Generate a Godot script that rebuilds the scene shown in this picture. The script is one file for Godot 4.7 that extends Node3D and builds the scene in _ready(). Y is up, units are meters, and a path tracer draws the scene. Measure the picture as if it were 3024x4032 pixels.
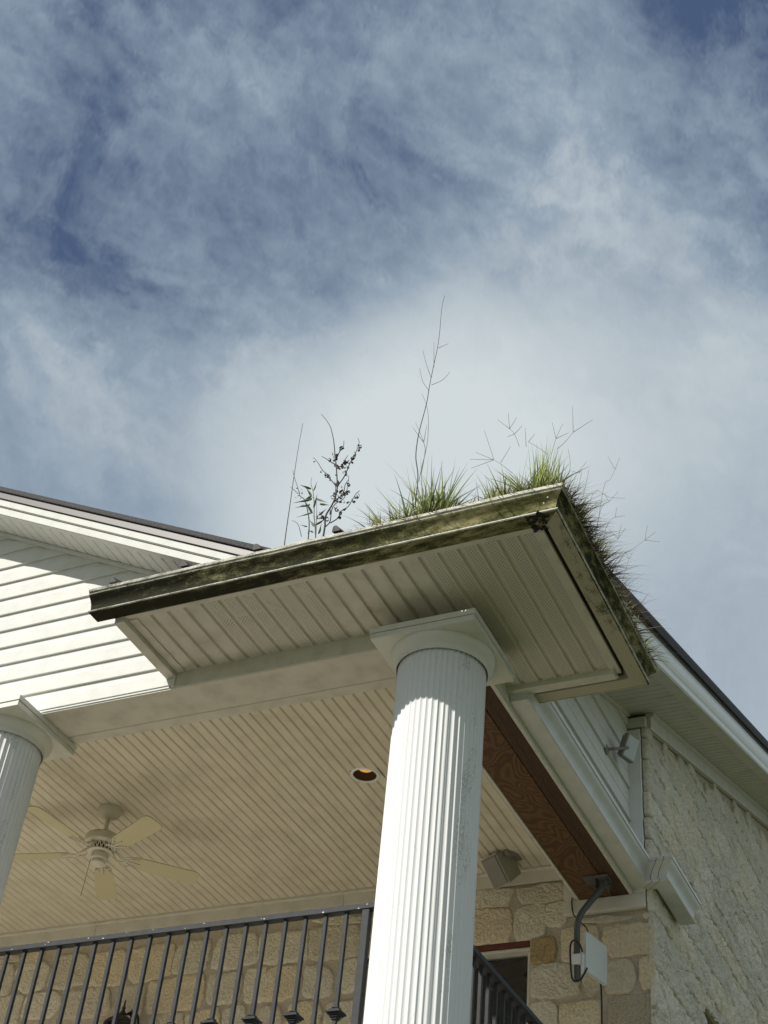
extends Node3D
# A porch corner seen from below: eave with an overgrown gutter, fluted columns, balcony railing, stone walls.
# Coordinates in the builders are metres from the camera point; things are lifted by EYE so that the ground is y = 0.

const EYE := Vector3(0, 1.6, 0)
const YS := 4.342        # eave soffit
const YB := 4.24         # underside of the porch beam
const YC := 4.51         # porch ceiling
const ZB := -5.317       # front face of beam and gable siding
const ZW := -8.27        # stone wall behind the porch
const XS := -2.27        # stone wall on the side
const SL := 0.345        # pitch of the main roof
const LIGHT := Vector3(-3.660, 4.51, -6.842)   # recessed light in the porch ceiling
var rng := RandomNumberGenerator.new()
var used := {}
var M := {}

# ---------------------------------------------------------------- set up
func _ready() -> void:
	rng.seed = 20240611
	var cam := Camera3D.new()
	cam.name = "camera"
	cam.transform = Transform3D(Basis(Vector3(0.90756803, 0.08728335, -0.41073335), Vector3(0.20916822, 0.75418837, 0.62245366), Vector3(0.36410016, -0.65083141, 0.66622035)).orthonormalized(), EYE)
	cam.fov = 39.37
	cam.near = 0.05
	cam.far = 2000.0
	add_child(cam)
	cam.current = true
	var sun := DirectionalLight3D.new()
	sun.name = "sun"
	sun.light_energy = 1.5
	sun.light_color = Color(1.0, 0.98, 0.945)
	sun.light_angular_distance = 0.6
	sun.shadow_enabled = true
	add_child(sun)
	sun.look_at_from_position(Vector3.ZERO, Vector3(0.53, -1.035, -1.0))
	var env := Environment.new()
	env.background_mode = Environment.BG_SKY
	var sky := Sky.new()
	var pano := PanoramaSkyMaterial.new()
	pano.panorama = ImageTexture.create_from_image(sky_image())
	pano.energy_multiplier = 0.84
	sky.sky_material = pano
	env.sky = sky
	env.tonemap_mode = Environment.TONE_MAPPER_LINEAR
	env.tonemap_exposure = 1.2
	env.sdfgi_enabled = true
	env.ssao_enabled = true
	env.ssil_enabled = true
	var we := WorldEnvironment.new()
	we.name = "world_environment"
	we.environment = env
	add_child(we)

	make_materials()
	build_ground()
	build_house()
	build_columns()
	build_gutters()
	build_railings()
	build_fan()
	build_fittings()
	build_plants()

# ---------------------------------------------------------------- sky
var cloud_a := FastNoiseLite.new()
var cloud_b := FastNoiseLite.new()

func sky_cover(d: Vector3) -> float:
	# how much cloud stands where: the large masses, read off the photograph as directions
	var wsum := 0.03
	var v := 0.03 * 0.66
	for s in SKY_SPOTS:
		var q: float = (d.x - s[0]) * (d.x - s[0]) + (d.y - s[1]) * (d.y - s[1]) + (d.z - s[2]) * (d.z - s[2])
		if q < 0.05:
			var w := exp(-q / 0.0042)
			wsum += w
			v += w * s[3]
	return 0.5 + (v / wsum - 0.5) * 1.3

func sky_color(d: Vector3, v: float) -> Color:
	var e := Vector3(d.x * 0.86 - d.y * 0.5, (d.x * 0.5 + d.y * 0.86) * 1.45, d.z) * 100.0
	var na := cloud_a.get_noise_3dv(e)
	var nb := cloud_b.get_noise_3dv(e)
	var soft := clampf(1.0 - (v - 0.5) * 2.6, 0.20, 1.0) * clampf((d.y - 0.56) / 0.16, 0.30, 1.0)
	var dens := clampf(v + na * 0.42 * soft + nb * 0.11 * soft, 0.0, 1.0)
	dens = clampf((dens - 0.07) * 1.08, 0.0, 1.0)
	var low := pow(1.0 - clampf(d.y, 0.0, 1.0), 3.0)
	var gap := Vector3(0.066, 0.105, 0.198).lerp(Vector3(0.30, 0.40, 0.52), low)
	var mid := Vector3(0.272, 0.346, 0.432)
	var cloud := Vector3(0.63, 0.69, 0.71)
	var c := gap.lerp(mid, clampf(dens * 2.0, 0.0, 1.0)).lerp(cloud, clampf(dens * 2.0 - 1.0, 0.0, 1.0))
	if d.y < 0.0:
		c = c.lerp(Vector3(0.30, 0.31, 0.28), clampf(-d.y * 6.0, 0.0, 1.0))
	return Color(c.x, c.y, c.z).linear_to_srgb()

func sky_dir(u: float, v: float) -> Vector3:
	var az := u * TAU
	var th := v * PI
	return Vector3(sin(az) * sin(th), cos(th), -cos(az) * sin(th))

func sky_image() -> Image:
	cloud_a.seed = 7
	cloud_a.noise_type = FastNoiseLite.TYPE_SIMPLEX_SMOOTH
	cloud_a.frequency = 0.06
	cloud_a.fractal_octaves = 6
	cloud_a.fractal_gain = 0.56
	cloud_a.domain_warp_enabled = true
	cloud_a.domain_warp_amplitude = 9.0
	cloud_a.domain_warp_frequency = 0.05
	cloud_a.domain_warp_fractal_type = FastNoiseLite.DOMAIN_WARP_FRACTAL_PROGRESSIVE
	cloud_a.domain_warp_fractal_octaves = 4
	cloud_a.domain_warp_fractal_gain = 0.5
	cloud_b.seed = 21
	cloud_b.noise_type = FastNoiseLite.TYPE_SIMPLEX_SMOOTH
	cloud_b.frequency = 0.42
	cloud_b.fractal_octaves = 4
	cloud_b.fractal_gain = 0.6
	var w := 512
	var h := 256
	var img := Image.create(w, h, false, Image.FORMAT_RGB8)
	for y in h:
		for x in w:
			var d := sky_dir((x + 0.5) / w, (y + 0.5) / h)
			img.set_pixel(x, y, sky_color(d, sky_cover(d)))
	img.resize(4096, 2048, Image.INTERPOLATE_CUBIC)
	# the same sky again at full resolution where it is seen enlarged
	var r := RandomNumberGenerator.new()
	r.seed = 5
	var grid := {}
	for gy in range(78, 176):
		for gx in range(846, 1028):
			grid[gy * 2000 + gx] = sky_cover(sky_dir(gx * 4.0 / 4096.0, gy * 4.0 / 2048.0))
	for y in range(320, 696):
		for x in range(3392, 4096):
			var gx := int(x / 4.0)
			var gy := int(y / 4.0)
			var fx := (x + 0.5) / 4.0 - gx
			var fy := (y + 0.5) / 4.0 - gy
			var v := lerpf(lerpf(grid[gy * 2000 + gx], grid[gy * 2000 + gx + 1], fx), lerpf(grid[gy * 2000 + gx + 2000], grid[gy * 2000 + gx + 2001], fx), fy)
			var c := sky_color(sky_dir((x + 0.5) / 4096.0, (y + 0.5) / 2048.0), v)
			var n := (r.randf() - 0.5) / 255.0
			img.set_pixel(x, y, Color(c.r + n, c.g + n, c.b + n))
	return img

# ---------------------------------------------------------------- naming and meshes
func numbered(n: String) -> String:
	if not used.has(n):
		used[n] = 0
		return n
	used[n] += 1
	return "%s_%03d" % [n, used[n]]

func thing(called: String, label: String, category: String, base: Vector3, group := "") -> Node3D:
	var o := Node3D.new()
	o.name = numbered(called)
	add_child(o)
	o.position = base + EYE
	o.set_meta("label", label)
	o.set_meta("category", category)
	o.set_meta("base", base)
	if group != "":
		o.set_meta("group", group)
	return o

func mk() -> SurfaceTool:
	var st := SurfaceTool.new()
	st.begin(Mesh.PRIMITIVE_TRIANGLES)
	st.set_smooth_group(-1)
	return st

func done(st: SurfaceTool) -> ArrayMesh:
	st.generate_normals()
	return st.commit()

# a part under a thing (its vertices are in camera-point metres) or a sub-part under a part
func part(called: String, mesh: Mesh, mat: Material, parent: Node3D, shift := Vector3.ZERO) -> MeshInstance3D:
	var o := MeshInstance3D.new()
	o.name = called
	o.mesh = mesh
	o.material_override = mat
	o.cast_shadow = GeometryInstance3D.SHADOW_CASTING_SETTING_ON
	parent.add_child(o, true)
	o.position = shift
	if parent.has_meta("base"):
		o.position = shift - (parent.get_meta("base") as Vector3)
	return o

func holder(called: String, parent: Node3D) -> Node3D:
	var o := Node3D.new()
	o.name = called
	parent.add_child(o, true)
	if parent.has_meta("base"):
		o.position = -(parent.get_meta("base") as Vector3)
	return o

func tri(st: SurfaceTool, a: Vector3, b: Vector3, c: Vector3) -> void:
	st.add_vertex(a)
	st.add_vertex(b)
	st.add_vertex(c)

func quad(st: SurfaceTool, a: Vector3, b: Vector3, c: Vector3, d: Vector3) -> void:
	tri(st, a, b, c)
	tri(st, a, c, d)

func tri_out(st: SurfaceTool, a: Vector3, b: Vector3, c: Vector3, away: Vector3) -> void:
	if (b - a).cross(c - a).dot((a + b + c) / 3.0 - away) > 0.0:
		tri(st, a, c, b)
	else:
		tri(st, a, b, c)

func quad_out(st: SurfaceTool, a: Vector3, b: Vector3, c: Vector3, d: Vector3, away: Vector3) -> void:
	tri_out(st, a, b, c, away)
	tri_out(st, a, c, d, away)

func hexa(st: SurfaceTool, p: Array) -> void:
	# eight corners: four of one end, four of the other
	var m := Vector3.ZERO
	for v in p:
		m += v / 8.0
	quad_out(st, p[0], p[1], p[2], p[3], m)
	quad_out(st, p[4], p[5], p[6], p[7], m)
	for i in 4:
		var j := (i + 1) % 4
		quad_out(st, p[i], p[j], p[4 + j], p[4 + i], m)

# box with chamfered edges, in its own frame
func cbox(st: SurfaceTool, a: Vector3, b: Vector3, e := 0.003, t := Transform3D.IDENTITY) -> void:
	var lo := Vector3(minf(a.x, b.x), minf(a.y, b.y), minf(a.z, b.z))
	var hi := Vector3(maxf(a.x, b.x), maxf(a.y, b.y), maxf(a.z, b.z))
	var m := t * ((lo + hi) * 0.5)
	var s := hi - lo
	e = minf(e, minf(s.x, minf(s.y, s.z)) * 0.4)
	var v := {}
	for i in 8:
		var g := Vector3(1 if i & 1 else -1, 1 if i & 2 else -1, 1 if i & 4 else -1)
		var c := Vector3(hi.x if i & 1 else lo.x, hi.y if i & 2 else lo.y, hi.z if i & 4 else lo.z)
		v[i * 3] = t * (c - Vector3(0, g.y, g.z) * e)
		v[i * 3 + 1] = t * (c - Vector3(g.x, 0, g.z) * e)
		v[i * 3 + 2] = t * (c - Vector3(g.x, g.y, 0) * e)
		tri_out(st, v[i * 3], v[i * 3 + 1], v[i * 3 + 2], m)
	for ax in 3:
		var u := 1 << ((ax + 1) % 3)
		var w := 1 << ((ax + 2) % 3)
		for side in 2:
			var k := side << ax
			quad_out(st, v[k * 3 + ax], v[(k | u) * 3 + ax], v[(k | u | w) * 3 + ax], v[(k | w) * 3 + ax], m)
		var bx := (ax + 1) % 3
		var cx := (ax + 2) % 3
		for q in 4:
			var i0 := (1 << bx if q & 1 else 0) | (1 << cx if q & 2 else 0)
			var i1 := i0 | (1 << ax)
			quad_out(st, v[i0 * 3 + bx], v[i1 * 3 + bx], v[i1 * 3 + cx], v[i0 * 3 + cx], m)

func box_part(called: String, a: Vector3, b: Vector3, mat: Material, parent: Node3D, e := 0.003) -> MeshInstance3D:
	var st := mk()
	cbox(st, a, b, e)
	return part(called, done(st), mat, parent)

# profile (Vector2 list) placed by a function of its points at both ends
func extrude(st: SurfaceTool, e0: PackedVector3Array, e1: PackedVector3Array, closed := true, caps := true) -> void:
	var n := e0.size()
	for i in (n if closed else n - 1):
		var j := (i + 1) % n
		quad(st, e0[i], e1[i], e1[j], e0[j])
	if caps and closed:
		var flat := PackedVector2Array()
		var ax := (e1[0] - e0[0]).normalized()
		var ux := ax.cross(Vector3.UP if absf(ax.y) < 0.9 else Vector3.RIGHT).normalized()
		var uy := ux.cross(ax)
		for p in e0:
			flat.append(Vector2(p.dot(ux), p.dot(uy)))
		var idx := Geometry2D.triangulate_polygon(flat)
		for k in range(0, idx.size(), 3):
			tri(st, e0[idx[k]], e0[idx[k + 1]], e0[idx[k + 2]])
			tri(st, e1[idx[k]], e1[idx[k + 2]], e1[idx[k + 1]])

func tube(st: SurfaceTool, pts: PackedVector3Array, r0: float, r1: float, n := 8, caps := true) -> void:
	st.set_smooth_group(0)
	var up := Vector3(0.3, 0.1, 0.95).normalized()
	var rings := []
	for i in pts.size():
		var t := (pts[mini(i + 1, pts.size() - 1)] - pts[maxi(i - 1, 0)]).normalized()
		if absf(t.dot(up)) > 0.95:
			up = Vector3(1, 0, 0)
		var a := (up - t * up.dot(t)).normalized()
		up = a
		var b := t.cross(a)
		var r := lerpf(r0, r1, float(i) / maxf(1.0, pts.size() - 1))
		var ring := PackedVector3Array()
		for k in n:
			ring.append(pts[i] + (a * cos(TAU * k / n) + b * sin(TAU * k / n)) * r)
		rings.append(ring)
	for i in rings.size() - 1:
		for k in n:
			var j := (k + 1) % n
			quad(st, rings[i][k], rings[i][j], rings[i + 1][j], rings[i + 1][k])
	if caps:
		st.set_smooth_group(-1)
		for k in range(1, n - 1):
			tri(st, rings[0][0], rings[0][k + 1], rings[0][k])
			var l: PackedVector3Array = rings[-1]
			tri(st, l[0], l[k], l[k + 1])
	st.set_smooth_group(-1)

func curve(ctrl: PackedVector3Array, steps := 5) -> PackedVector3Array:
	var out := PackedVector3Array()
	for i in ctrl.size() - 1:
		var p0 := ctrl[maxi(i - 1, 0)]
		var p3 := ctrl[mini(i + 2, ctrl.size() - 1)]
		for k in steps:
			out.append(ctrl[i].cubic_interpolate(ctrl[i + 1], p0, p3, float(k) / steps))
	out.append(ctrl[-1])
	return out

func lathe(st: SurfaceTool, prof: PackedVector2Array, c: Vector3, n := 48, axis := Basis.IDENTITY) -> void:
	var g := 1
	for i in prof.size() - 1:
		if i > 0:
			var a := (prof[i] - prof[i - 1]).normalized()
			var b := (prof[i + 1] - prof[i]).normalized()
			if a.dot(b) < 0.8:
				g += 1
		st.set_smooth_group(g)
		for k in n:
			var a0 := TAU * k / n
			var a1 := TAU * ((k + 1) % n) / n
			var p := c + axis * Vector3(cos(a0) * prof[i].x, prof[i].y, sin(a0) * prof[i].x)
			var q := c + axis * Vector3(cos(a1) * prof[i].x, prof[i].y, sin(a1) * prof[i].x)
			var p2 := c + axis * Vector3(cos(a0) * prof[i + 1].x, prof[i + 1].y, sin(a0) * prof[i + 1].x)
			var q2 := c + axis * Vector3(cos(a1) * prof[i + 1].x, prof[i + 1].y, sin(a1) * prof[i + 1].x)
			quad(st, p, p2, q2, q)
	st.set_smooth_group(-1)

# ---------------------------------------------------------------- materials
func noise(seed_: int, freq: float, oct := 4, kind := FastNoiseLite.TYPE_SIMPLEX_SMOOTH) -> FastNoiseLite:
	var n := FastNoiseLite.new()
	n.seed = seed_
	n.noise_type = kind
	n.frequency = freq
	n.fractal_octaves = oct
	return n

func ramp_texture(n: FastNoiseLite, size: int, stops: Array, mip := true) -> ImageTexture:
	var src := n.get_seamless_image(size, size)
	src.convert(Image.FORMAT_L8)
	var d := src.get_data()
	var lut := PackedByteArray()
	for i in 256:
		var f := float(i) / 255.0 * (stops.size() - 1)
		var k := mini(int(f), stops.size() - 2)
		var c: Color = (stops[k] as Color).lerp(stops[k + 1], f - k)
		c = c.linear_to_srgb()
		lut.append_array([int(clampf(c.r, 0, 1) * 255), int(clampf(c.g, 0, 1) * 255), int(clampf(c.b, 0, 1) * 255)])
	var out := PackedByteArray()
	out.resize(size * size * 3)
	for i in size * size:
		var k := d[i] * 3
		out[i * 3] = lut[k]
		out[i * 3 + 1] = lut[k + 1]
		out[i * 3 + 2] = lut[k + 2]
	return ImageTexture.create_from_image(Image.create_from_data(size, size, false, Image.FORMAT_RGB8, out))

func grey_texture(n: FastNoiseLite, size: int) -> ImageTexture:
	var src := n.get_seamless_image(size, size)
	src.convert(Image.FORMAT_RGB8)
	return ImageTexture.create_from_image(src)

func plain(lin: Color, rough := 0.6, metal := 0.0) -> StandardMaterial3D:
	var m := StandardMaterial3D.new()
	m.albedo_color = lin.linear_to_srgb()
	m.roughness = rough
	m.metallic = metal
	m.cull_mode = BaseMaterial3D.CULL_DISABLED
	return m

# colour noise around a base (linear), laid on world axes
func grained(stops: Array, rough: float, freq: float, scale: float, bump := 0.0, bump_freq := 0.05, seed_ := 1, size := 512, oct := 5) -> StandardMaterial3D:
	var m := plain(Color.WHITE, rough)
	m.albedo_texture = ramp_texture(noise(seed_, freq, 5), size, stops)
	m.uv1_triplanar = true
	m.uv1_world_triplanar = true
	m.uv1_scale = Vector3.ONE * scale
	if bump != 0.0:
		m.heightmap_enabled = true
		var bn := noise(seed_ + 50, bump_freq, absi(oct))
		if oct < 0:
			bn.fractal_type = FastNoiseLite.FRACTAL_RIDGED
		m.heightmap_texture = grey_texture(bn, size)
		m.heightmap_scale = bump
	return m

func tint(m: StandardMaterial3D, c: Color) -> StandardMaterial3D:
	var t: StandardMaterial3D = m.duplicate()
	t.albedo_color = c
	return t

func make_materials() -> void:
	M.siding = grained([Color(0.585, 0.59, 0.55), Color(0.635, 0.64, 0.605), Color(0.66, 0.665, 0.635)], 0.85, 0.012, 0.9, 0.05, 0.08, 3)
	M.siding.metallic_specular = 0.2
	M.cream = grained([Color(0.46, 0.435, 0.365), Color(0.565, 0.54, 0.465), Color(0.61, 0.59, 0.515)], 0.55, 0.014, 0.8, 0.0, 0.05, 4)
	M.ceiling = grained([Color(0.58, 0.53, 0.42), Color(0.66, 0.61, 0.49), Color(0.70, 0.65, 0.53)], 0.6, 0.012, 0.7, 0.0, 0.05, 5)
	M.capital = grained([Color(0.55, 0.545, 0.48), Color(0.62, 0.62, 0.56), Color(0.65, 0.65, 0.595)], 0.45, 0.015, 0.9, 0.0, 0.05, 26)
	M.white = grained([Color(0.72, 0.73, 0.70), Color(0.77, 0.78, 0.76), Color(0.80, 0.81, 0.79)], 0.42, 0.015, 0.9, 0.0, 0.05, 6)
	M.trim = grained([Color(0.52, 0.505, 0.435), Color(0.59, 0.575, 0.51), Color(0.62, 0.605, 0.54)], 0.5, 0.015, 0.9, 0.0, 0.05, 7)
	M.gutter_white = grained([Color(0.52, 0.53, 0.50), Color(0.59, 0.60, 0.58), Color(0.62, 0.635, 0.615)], 0.35, 0.012, 1.1, 0.0, 0.05, 8)
	M.roof = grained([Color(0.035, 0.028, 0.025), Color(0.06, 0.05, 0.045)], 0.5, 0.01, 1.0, 0.0, 0.05, 9)
	M.roof_trim = grained([Color(0.042, 0.036, 0.033), Color(0.056, 0.049, 0.045)], 0.45, 0.01, 1.0, 0.0, 0.05, 10)
	M.rib = plain(Color(0.024, 0.022, 0.021), 0.7)
	M.shingle = grained([Color(0.02, 0.02, 0.022), Color(0.05, 0.048, 0.05), Color(0.09, 0.085, 0.085)], 0.9, 0.06, 2.0, 0.4, 0.1, 11)
	M.iron = grained([Color(0.011, 0.012, 0.015), Color(0.016, 0.018, 0.021), Color(0.023, 0.025, 0.029)], 0.7, 0.02, 2.0, 0.0, 0.05, 12)
	M.dark = plain(Color(0.012, 0.011, 0.01), 0.8)
	M.mortar = grained([Color(0.39, 0.335, 0.26), Color(0.49, 0.43, 0.34), Color(0.53, 0.47, 0.38)], 0.95, 0.03, 2.2, 0.5, 0.1, 13)
	var s := grained([Color(0.37, 0.325, 0.24), Color(0.60, 0.55, 0.435), Color(0.66, 0.61, 0.495), Color(0.70, 0.655, 0.55)], 0.92, 0.022, 1.7, 0.9, 0.022, 14, 1024, 4)
	M.stones = [s, tint(s, Color(0.94, 0.93, 0.92)), tint(s, Color(1.0, 0.97, 0.92)), tint(s, Color(0.97, 0.97, 0.97))]
	M.stone_pitted = grained([Color(0.12, 0.10, 0.06), Color(0.50, 0.44, 0.32), Color(0.60, 0.535, 0.40), Color(0.64, 0.58, 0.45)], 0.95, 0.05, 2.4, 1.6, 0.09, 15)
	M.stone_rust = grained([Color(0.22, 0.14, 0.06), Color(0.46, 0.34, 0.17), Color(0.52, 0.42, 0.26)], 0.95, 0.03, 2.4, 1.2, 0.08, 16)
	var w := grained([Color(0.38, 0.345, 0.265), Color(0.65, 0.605, 0.495), Color(0.72, 0.675, 0.56), Color(0.76, 0.72, 0.62)], 0.94, 0.024, 1.6, -1.3, 0.012, 17, 1024, -5)
	M.side_stones = [w, tint(w, Color(0.96, 0.96, 0.96)), tint(w, Color(1.0, 0.985, 0.96)), tint(w, Color(0.94, 0.94, 0.94))]
	M.wood = plain(Color.WHITE, 0.75)
	M.wood.albedo_texture = plywood_texture()
	M.wood.uv1_triplanar = true
	M.wood.uv1_world_triplanar = true
	M.wood.uv1_scale = Vector3.ONE * 0.9
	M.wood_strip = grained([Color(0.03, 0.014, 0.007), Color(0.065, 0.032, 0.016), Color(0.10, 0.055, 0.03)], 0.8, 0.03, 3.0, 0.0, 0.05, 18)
	M.vent = vent_material()
	M.column = plain(Color.WHITE, 0.7)
	M.column.metallic_specular = 0.25
	M.column.albedo_texture = column_texture()
	M.fan = plain(Color(0.62, 0.58, 0.48), 0.45)
	M.wicker = grained([Color(0.44, 0.39, 0.24), Color(0.60, 0.545, 0.36), Color(0.68, 0.625, 0.43)], 0.8, 0.16, 6.0, 0.2, 0.2, 19)
	M.pipe = plain(Color(0.075, 0.08, 0.078), 0.5)
	M.panel = plain(Color(0.62, 0.64, 0.62), 0.45)
	M.bracket = grained([Color(0.07, 0.072, 0.07), Color(0.12, 0.12, 0.115)], 0.55, 0.03, 3.0, 0.0, 0.05, 20)
	M.cable = plain(Color(0.012, 0.012, 0.013), 0.5)
	M.red_wood = plain(Color(0.10, 0.025, 0.016), 0.7)
	M.glass = plain(Color(0.02, 0.022, 0.022), 0.04)
	M.glass.transparency = BaseMaterial3D.TRANSPARENCY_ALPHA
	M.glass.albedo_color.a = 0.6
	M.slat = plain(Color(0.045, 0.044, 0.04), 0.6)
	M.floor_tile = grained([Color(0.70, 0.64, 0.54), Color(0.78, 0.72, 0.62)], 0.8, 0.02, 0.8, 0.0, 0.05, 21)
	M.grey_plastic = grained([Color(0.30, 0.29, 0.25), Color(0.38, 0.36, 0.31)], 0.6, 0.03, 3.0, 0.0, 0.05, 22)
	M.grille = grained([Color(0.17, 0.165, 0.15), Color(0.26, 0.25, 0.22)], 0.7, 0.25, 8.0, 0.1, 0.3, 23)
	M.cast = grained([Color(0.16, 0.15, 0.13), Color(0.30, 0.29, 0.27)], 0.6, 0.05, 6.0, 0.2, 0.1, 24)
	M.soil = grained([Color(0.03, 0.02, 0.012), Color(0.09, 0.06, 0.035)], 1.0, 0.06, 4.0, 0.6, 0.1, 25)
	M.blade = plain(Color.WHITE, 0.6)
	M.blade.vertex_color_use_as_albedo = true
	M.blade.backlight_enabled = true
	M.blade.backlight = Color(0.8, 0.8, 0.8)

func plywood_texture() -> ImageTexture:
	var n := noise(61, 1.0, 3)
	var n2 := noise(62, 1.0, 4)
	var size := 768
	var img := Image.create(size, size, false, Image.FORMAT_RGB8)
	for y in size:
		for x in size:
			var u := float(x) / size
			var v := float(y) / size
			# seamless in both directions by walking on a torus
			var a := Vector3(cos(TAU * u) * 0.30, sin(TAU * u) * 0.30, 0)
			var q := n.get_noise_3d(a.x + cos(TAU * v) * 0.16, a.y + sin(TAU * v) * 0.16, cos(TAU * v) * 0.22)
			var g := 0.5 + 0.5 * sin((q * 11.0 + sin(TAU * u) * 0.4) * TAU)
			var fine := n2.get_noise_3d(x * 0.35, y * 0.03, 3.0)
			var f := clampf(0.35 + g * 0.45 + fine * 0.35, 0.0, 1.0)
			var c := Color(0.024, 0.011, 0.005).lerp(Color(0.165, 0.082, 0.034), f)
			img.set_pixel(x, y, c.linear_to_srgb())
	return ImageTexture.create_from_image(img)

# perforated soffit: real holes cut by an alpha test; u runs across three strips, v along them
func vent_material() -> StandardMaterial3D:
	var img := Image.create(64, 64, false, Image.FORMAT_RGBA8)
	var grain := noise(71, 0.08, 3)
	for y in 64:
		for x in 64:
			var c := Color(0.565, 0.54, 0.465) * (1.0 + grain.get_noise_2d(x, y) * 0.06)
			c = c.linear_to_srgb()
			c.a = 1.0
			for k in [Vector2(16, 16), Vector2(48, 48)]:
				if Vector2(x + 0.5, y + 0.5).distance_to(k) < 9.6:
					c.a = 0.0
			img.set_pixel(x, y, c)
	var m := plain(Color.WHITE, 0.55)
	m.albedo_texture = ImageTexture.create_from_image(img)
	m.transparency = BaseMaterial3D.TRANSPARENCY_ALPHA_SCISSOR
	m.alpha_scissor_threshold = 0.5
	return m

# white paint; mildew has settled in grains on the weather side of the shaft
func column_texture() -> ImageTexture:
	var w := 768
	var h := 768
	var img := Image.create(w, h, false, Image.FORMAT_RGB8)
	var streak := noise(81, 0.02, 4)
	var speck := noise(82, 0.22, 3)
	var patch := noise(83, 0.012, 4)
	for y in h:
		for x in w:
			var a := float(x) / w * 360.0 - 180.0
			var s := 0.5 + 0.5 * streak.get_noise_2d(x * 4.0, y * 0.33)
			var c := Color(0.71, 0.72, 0.71).lerp(Color(0.65, 0.66, 0.645), s * 0.5)
			# mildew in scattered grains, most of them on the weather side of the shaft as in the photograph (angle from +x towards +z)
			var band := clampf(1.0 - absf(a - 18.0) / 34.0, 0.0, 1.0)
			var p := patch.get_noise_2d(x * 1.2, y * 0.5) + speck.get_noise_2d(x, y * 0.5) * 0.9
			var f := clampf((p - 0.82 + minf(band * 1.6, 1.0) * 0.42) * 5.0, 0.0, 1.0)
			c = c.lerp(Color(0.36, 0.375, 0.33), f * 0.55)
			img.set_pixel(x, y, c.linear_to_srgb())
	return ImageTexture.create_from_image(img)

# algae, dirt and some painted light and shade on gutter metal: u along the run, v round the profile (0 at the back of the floor, 1 at the lip)
func moss_material(seed_: int, length: float, dark_from: float, dark_to: float, pale_floor := 0.0) -> StandardMaterial3D:
	var w := 1024
	var h := 192
	var img := Image.create(w, h, false, Image.FORMAT_RGB8)
	var big := noise(seed_, 1.6, 4)
	var mid := noise(seed_ + 1, 9.0, 5)
	var fine := noise(seed_ + 2, 60.0, 3)
	for y in h:
		var v := float(y) / h
		for x in w:
			var u := float(x) / w * length
			var k := float(x) / w
			var b := big.get_noise_2d(u, v * 0.5)
			var m := mid.get_noise_2d(u, v * 0.7)
			var f := fine.get_noise_2d(u, v * 0.4)
			var c := Color(0.33, 0.295, 0.165).lerp(Color(0.20, 0.185, 0.085), clampf(0.5 + m, 0.0, 1.0))
			var algae := clampf(0.5 - pale_floor * 0.4 + b * 0.9 + m * 0.5 + f * 0.3 + lerpf(dark_from, dark_to, k) * 0.5, 0.0, 1.0)
			c = c.lerp(Color(0.062, 0.068, 0.014), algae * 0.9)
			var crust_shade := lerpf(dark_from, dark_to, k) + m * 0.5 + f * 0.35 + b * 0.4
			# dried dirt along the hollow and lower edge, the hollow's shade painted in too
			crust_shade += (0.5 + f * 0.5) * exp(-pow((v - 0.44) / 0.05, 2.0)) + 0.3 * exp(-pow((v - 0.15) / 0.15, 2.0))
			if v < 0.30:
				crust_shade -= pale_floor * clampf(1.2 - v * 1.6, 0.0, 1.0)
				c = c.lerp(Color(0.44, 0.41, 0.32), clampf(pale_floor - clampf(crust_shade, 0.0, 1.0), 0.0, 1.0))
			c = c.lerp(Color(0.022, 0.022, 0.014), clampf(crust_shade * 1.3 - 0.12, 0.0, 0.96))
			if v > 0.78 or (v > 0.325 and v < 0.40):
				c = c.lerp(Color(0.62, 0.61, 0.53), clampf(0.85 - clampf(lerpf(dark_from, dark_to, k), 0.0, 1.0) * 0.35 - f * 0.4 - m * 0.5, 0.0, 1.0))  # pale bead and lip: clean metal, with the bead's sunlit line painted in
			img.set_pixel(x, y, c.linear_to_srgb())
	var mt := plain(Color.WHITE, 0.85)
	mt.metallic_specular = 0.25
	mt.albedo_texture = ImageTexture.create_from_image(img)
	return mt

# ---------------------------------------------------------------- ground
func build_ground() -> void:
	var lawn := grained([Color(0.045, 0.055, 0.022), Color(0.075, 0.085, 0.038), Color(0.105, 0.11, 0.055)], 0.95, 0.04, 0.5, 0.5, 0.1, 30)
	var st := mk()
	quad(st, Vector3(-600, 0, -600), Vector3(600, 0, -600), Vector3(600, 0, 600), Vector3(-600, 0, 600))
	var g := part("ground", done(st), lawn, self)
	g.set_meta("kind", "structure")
	var pave := grained([Color(0.13, 0.12, 0.10), Color(0.17, 0.155, 0.13), Color(0.21, 0.19, 0.16)], 0.9, 0.03, 0.4, 0.2, 0.1, 31)
	st = mk()
	quad(st, Vector3(-20, 0.004, -8.2), Vector3(-3.4, 0.004, -8.2), Vector3(-3.4, 0.004, 9), Vector3(-20, 0.004, 9))
	g = part("pavement", done(st), pave, self)
	g.set_meta("kind", "structure")

# ---------------------------------------------------------------- house
func slab(called: String, pts: PackedVector2Array, z0: float, z1: float, mat: Material, parent: Node3D) -> MeshInstance3D:
	# an outline in x, y given thickness in z
	var st := mk()
	var a := PackedVector3Array()
	var b := PackedVector3Array()
	for p in pts:
		a.append(Vector3(p.x, p.y, z0))
		b.append(Vector3(p.x, p.y, z1))
	extrude(st, a, b)
	return part(called, done(st), mat, parent)

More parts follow.
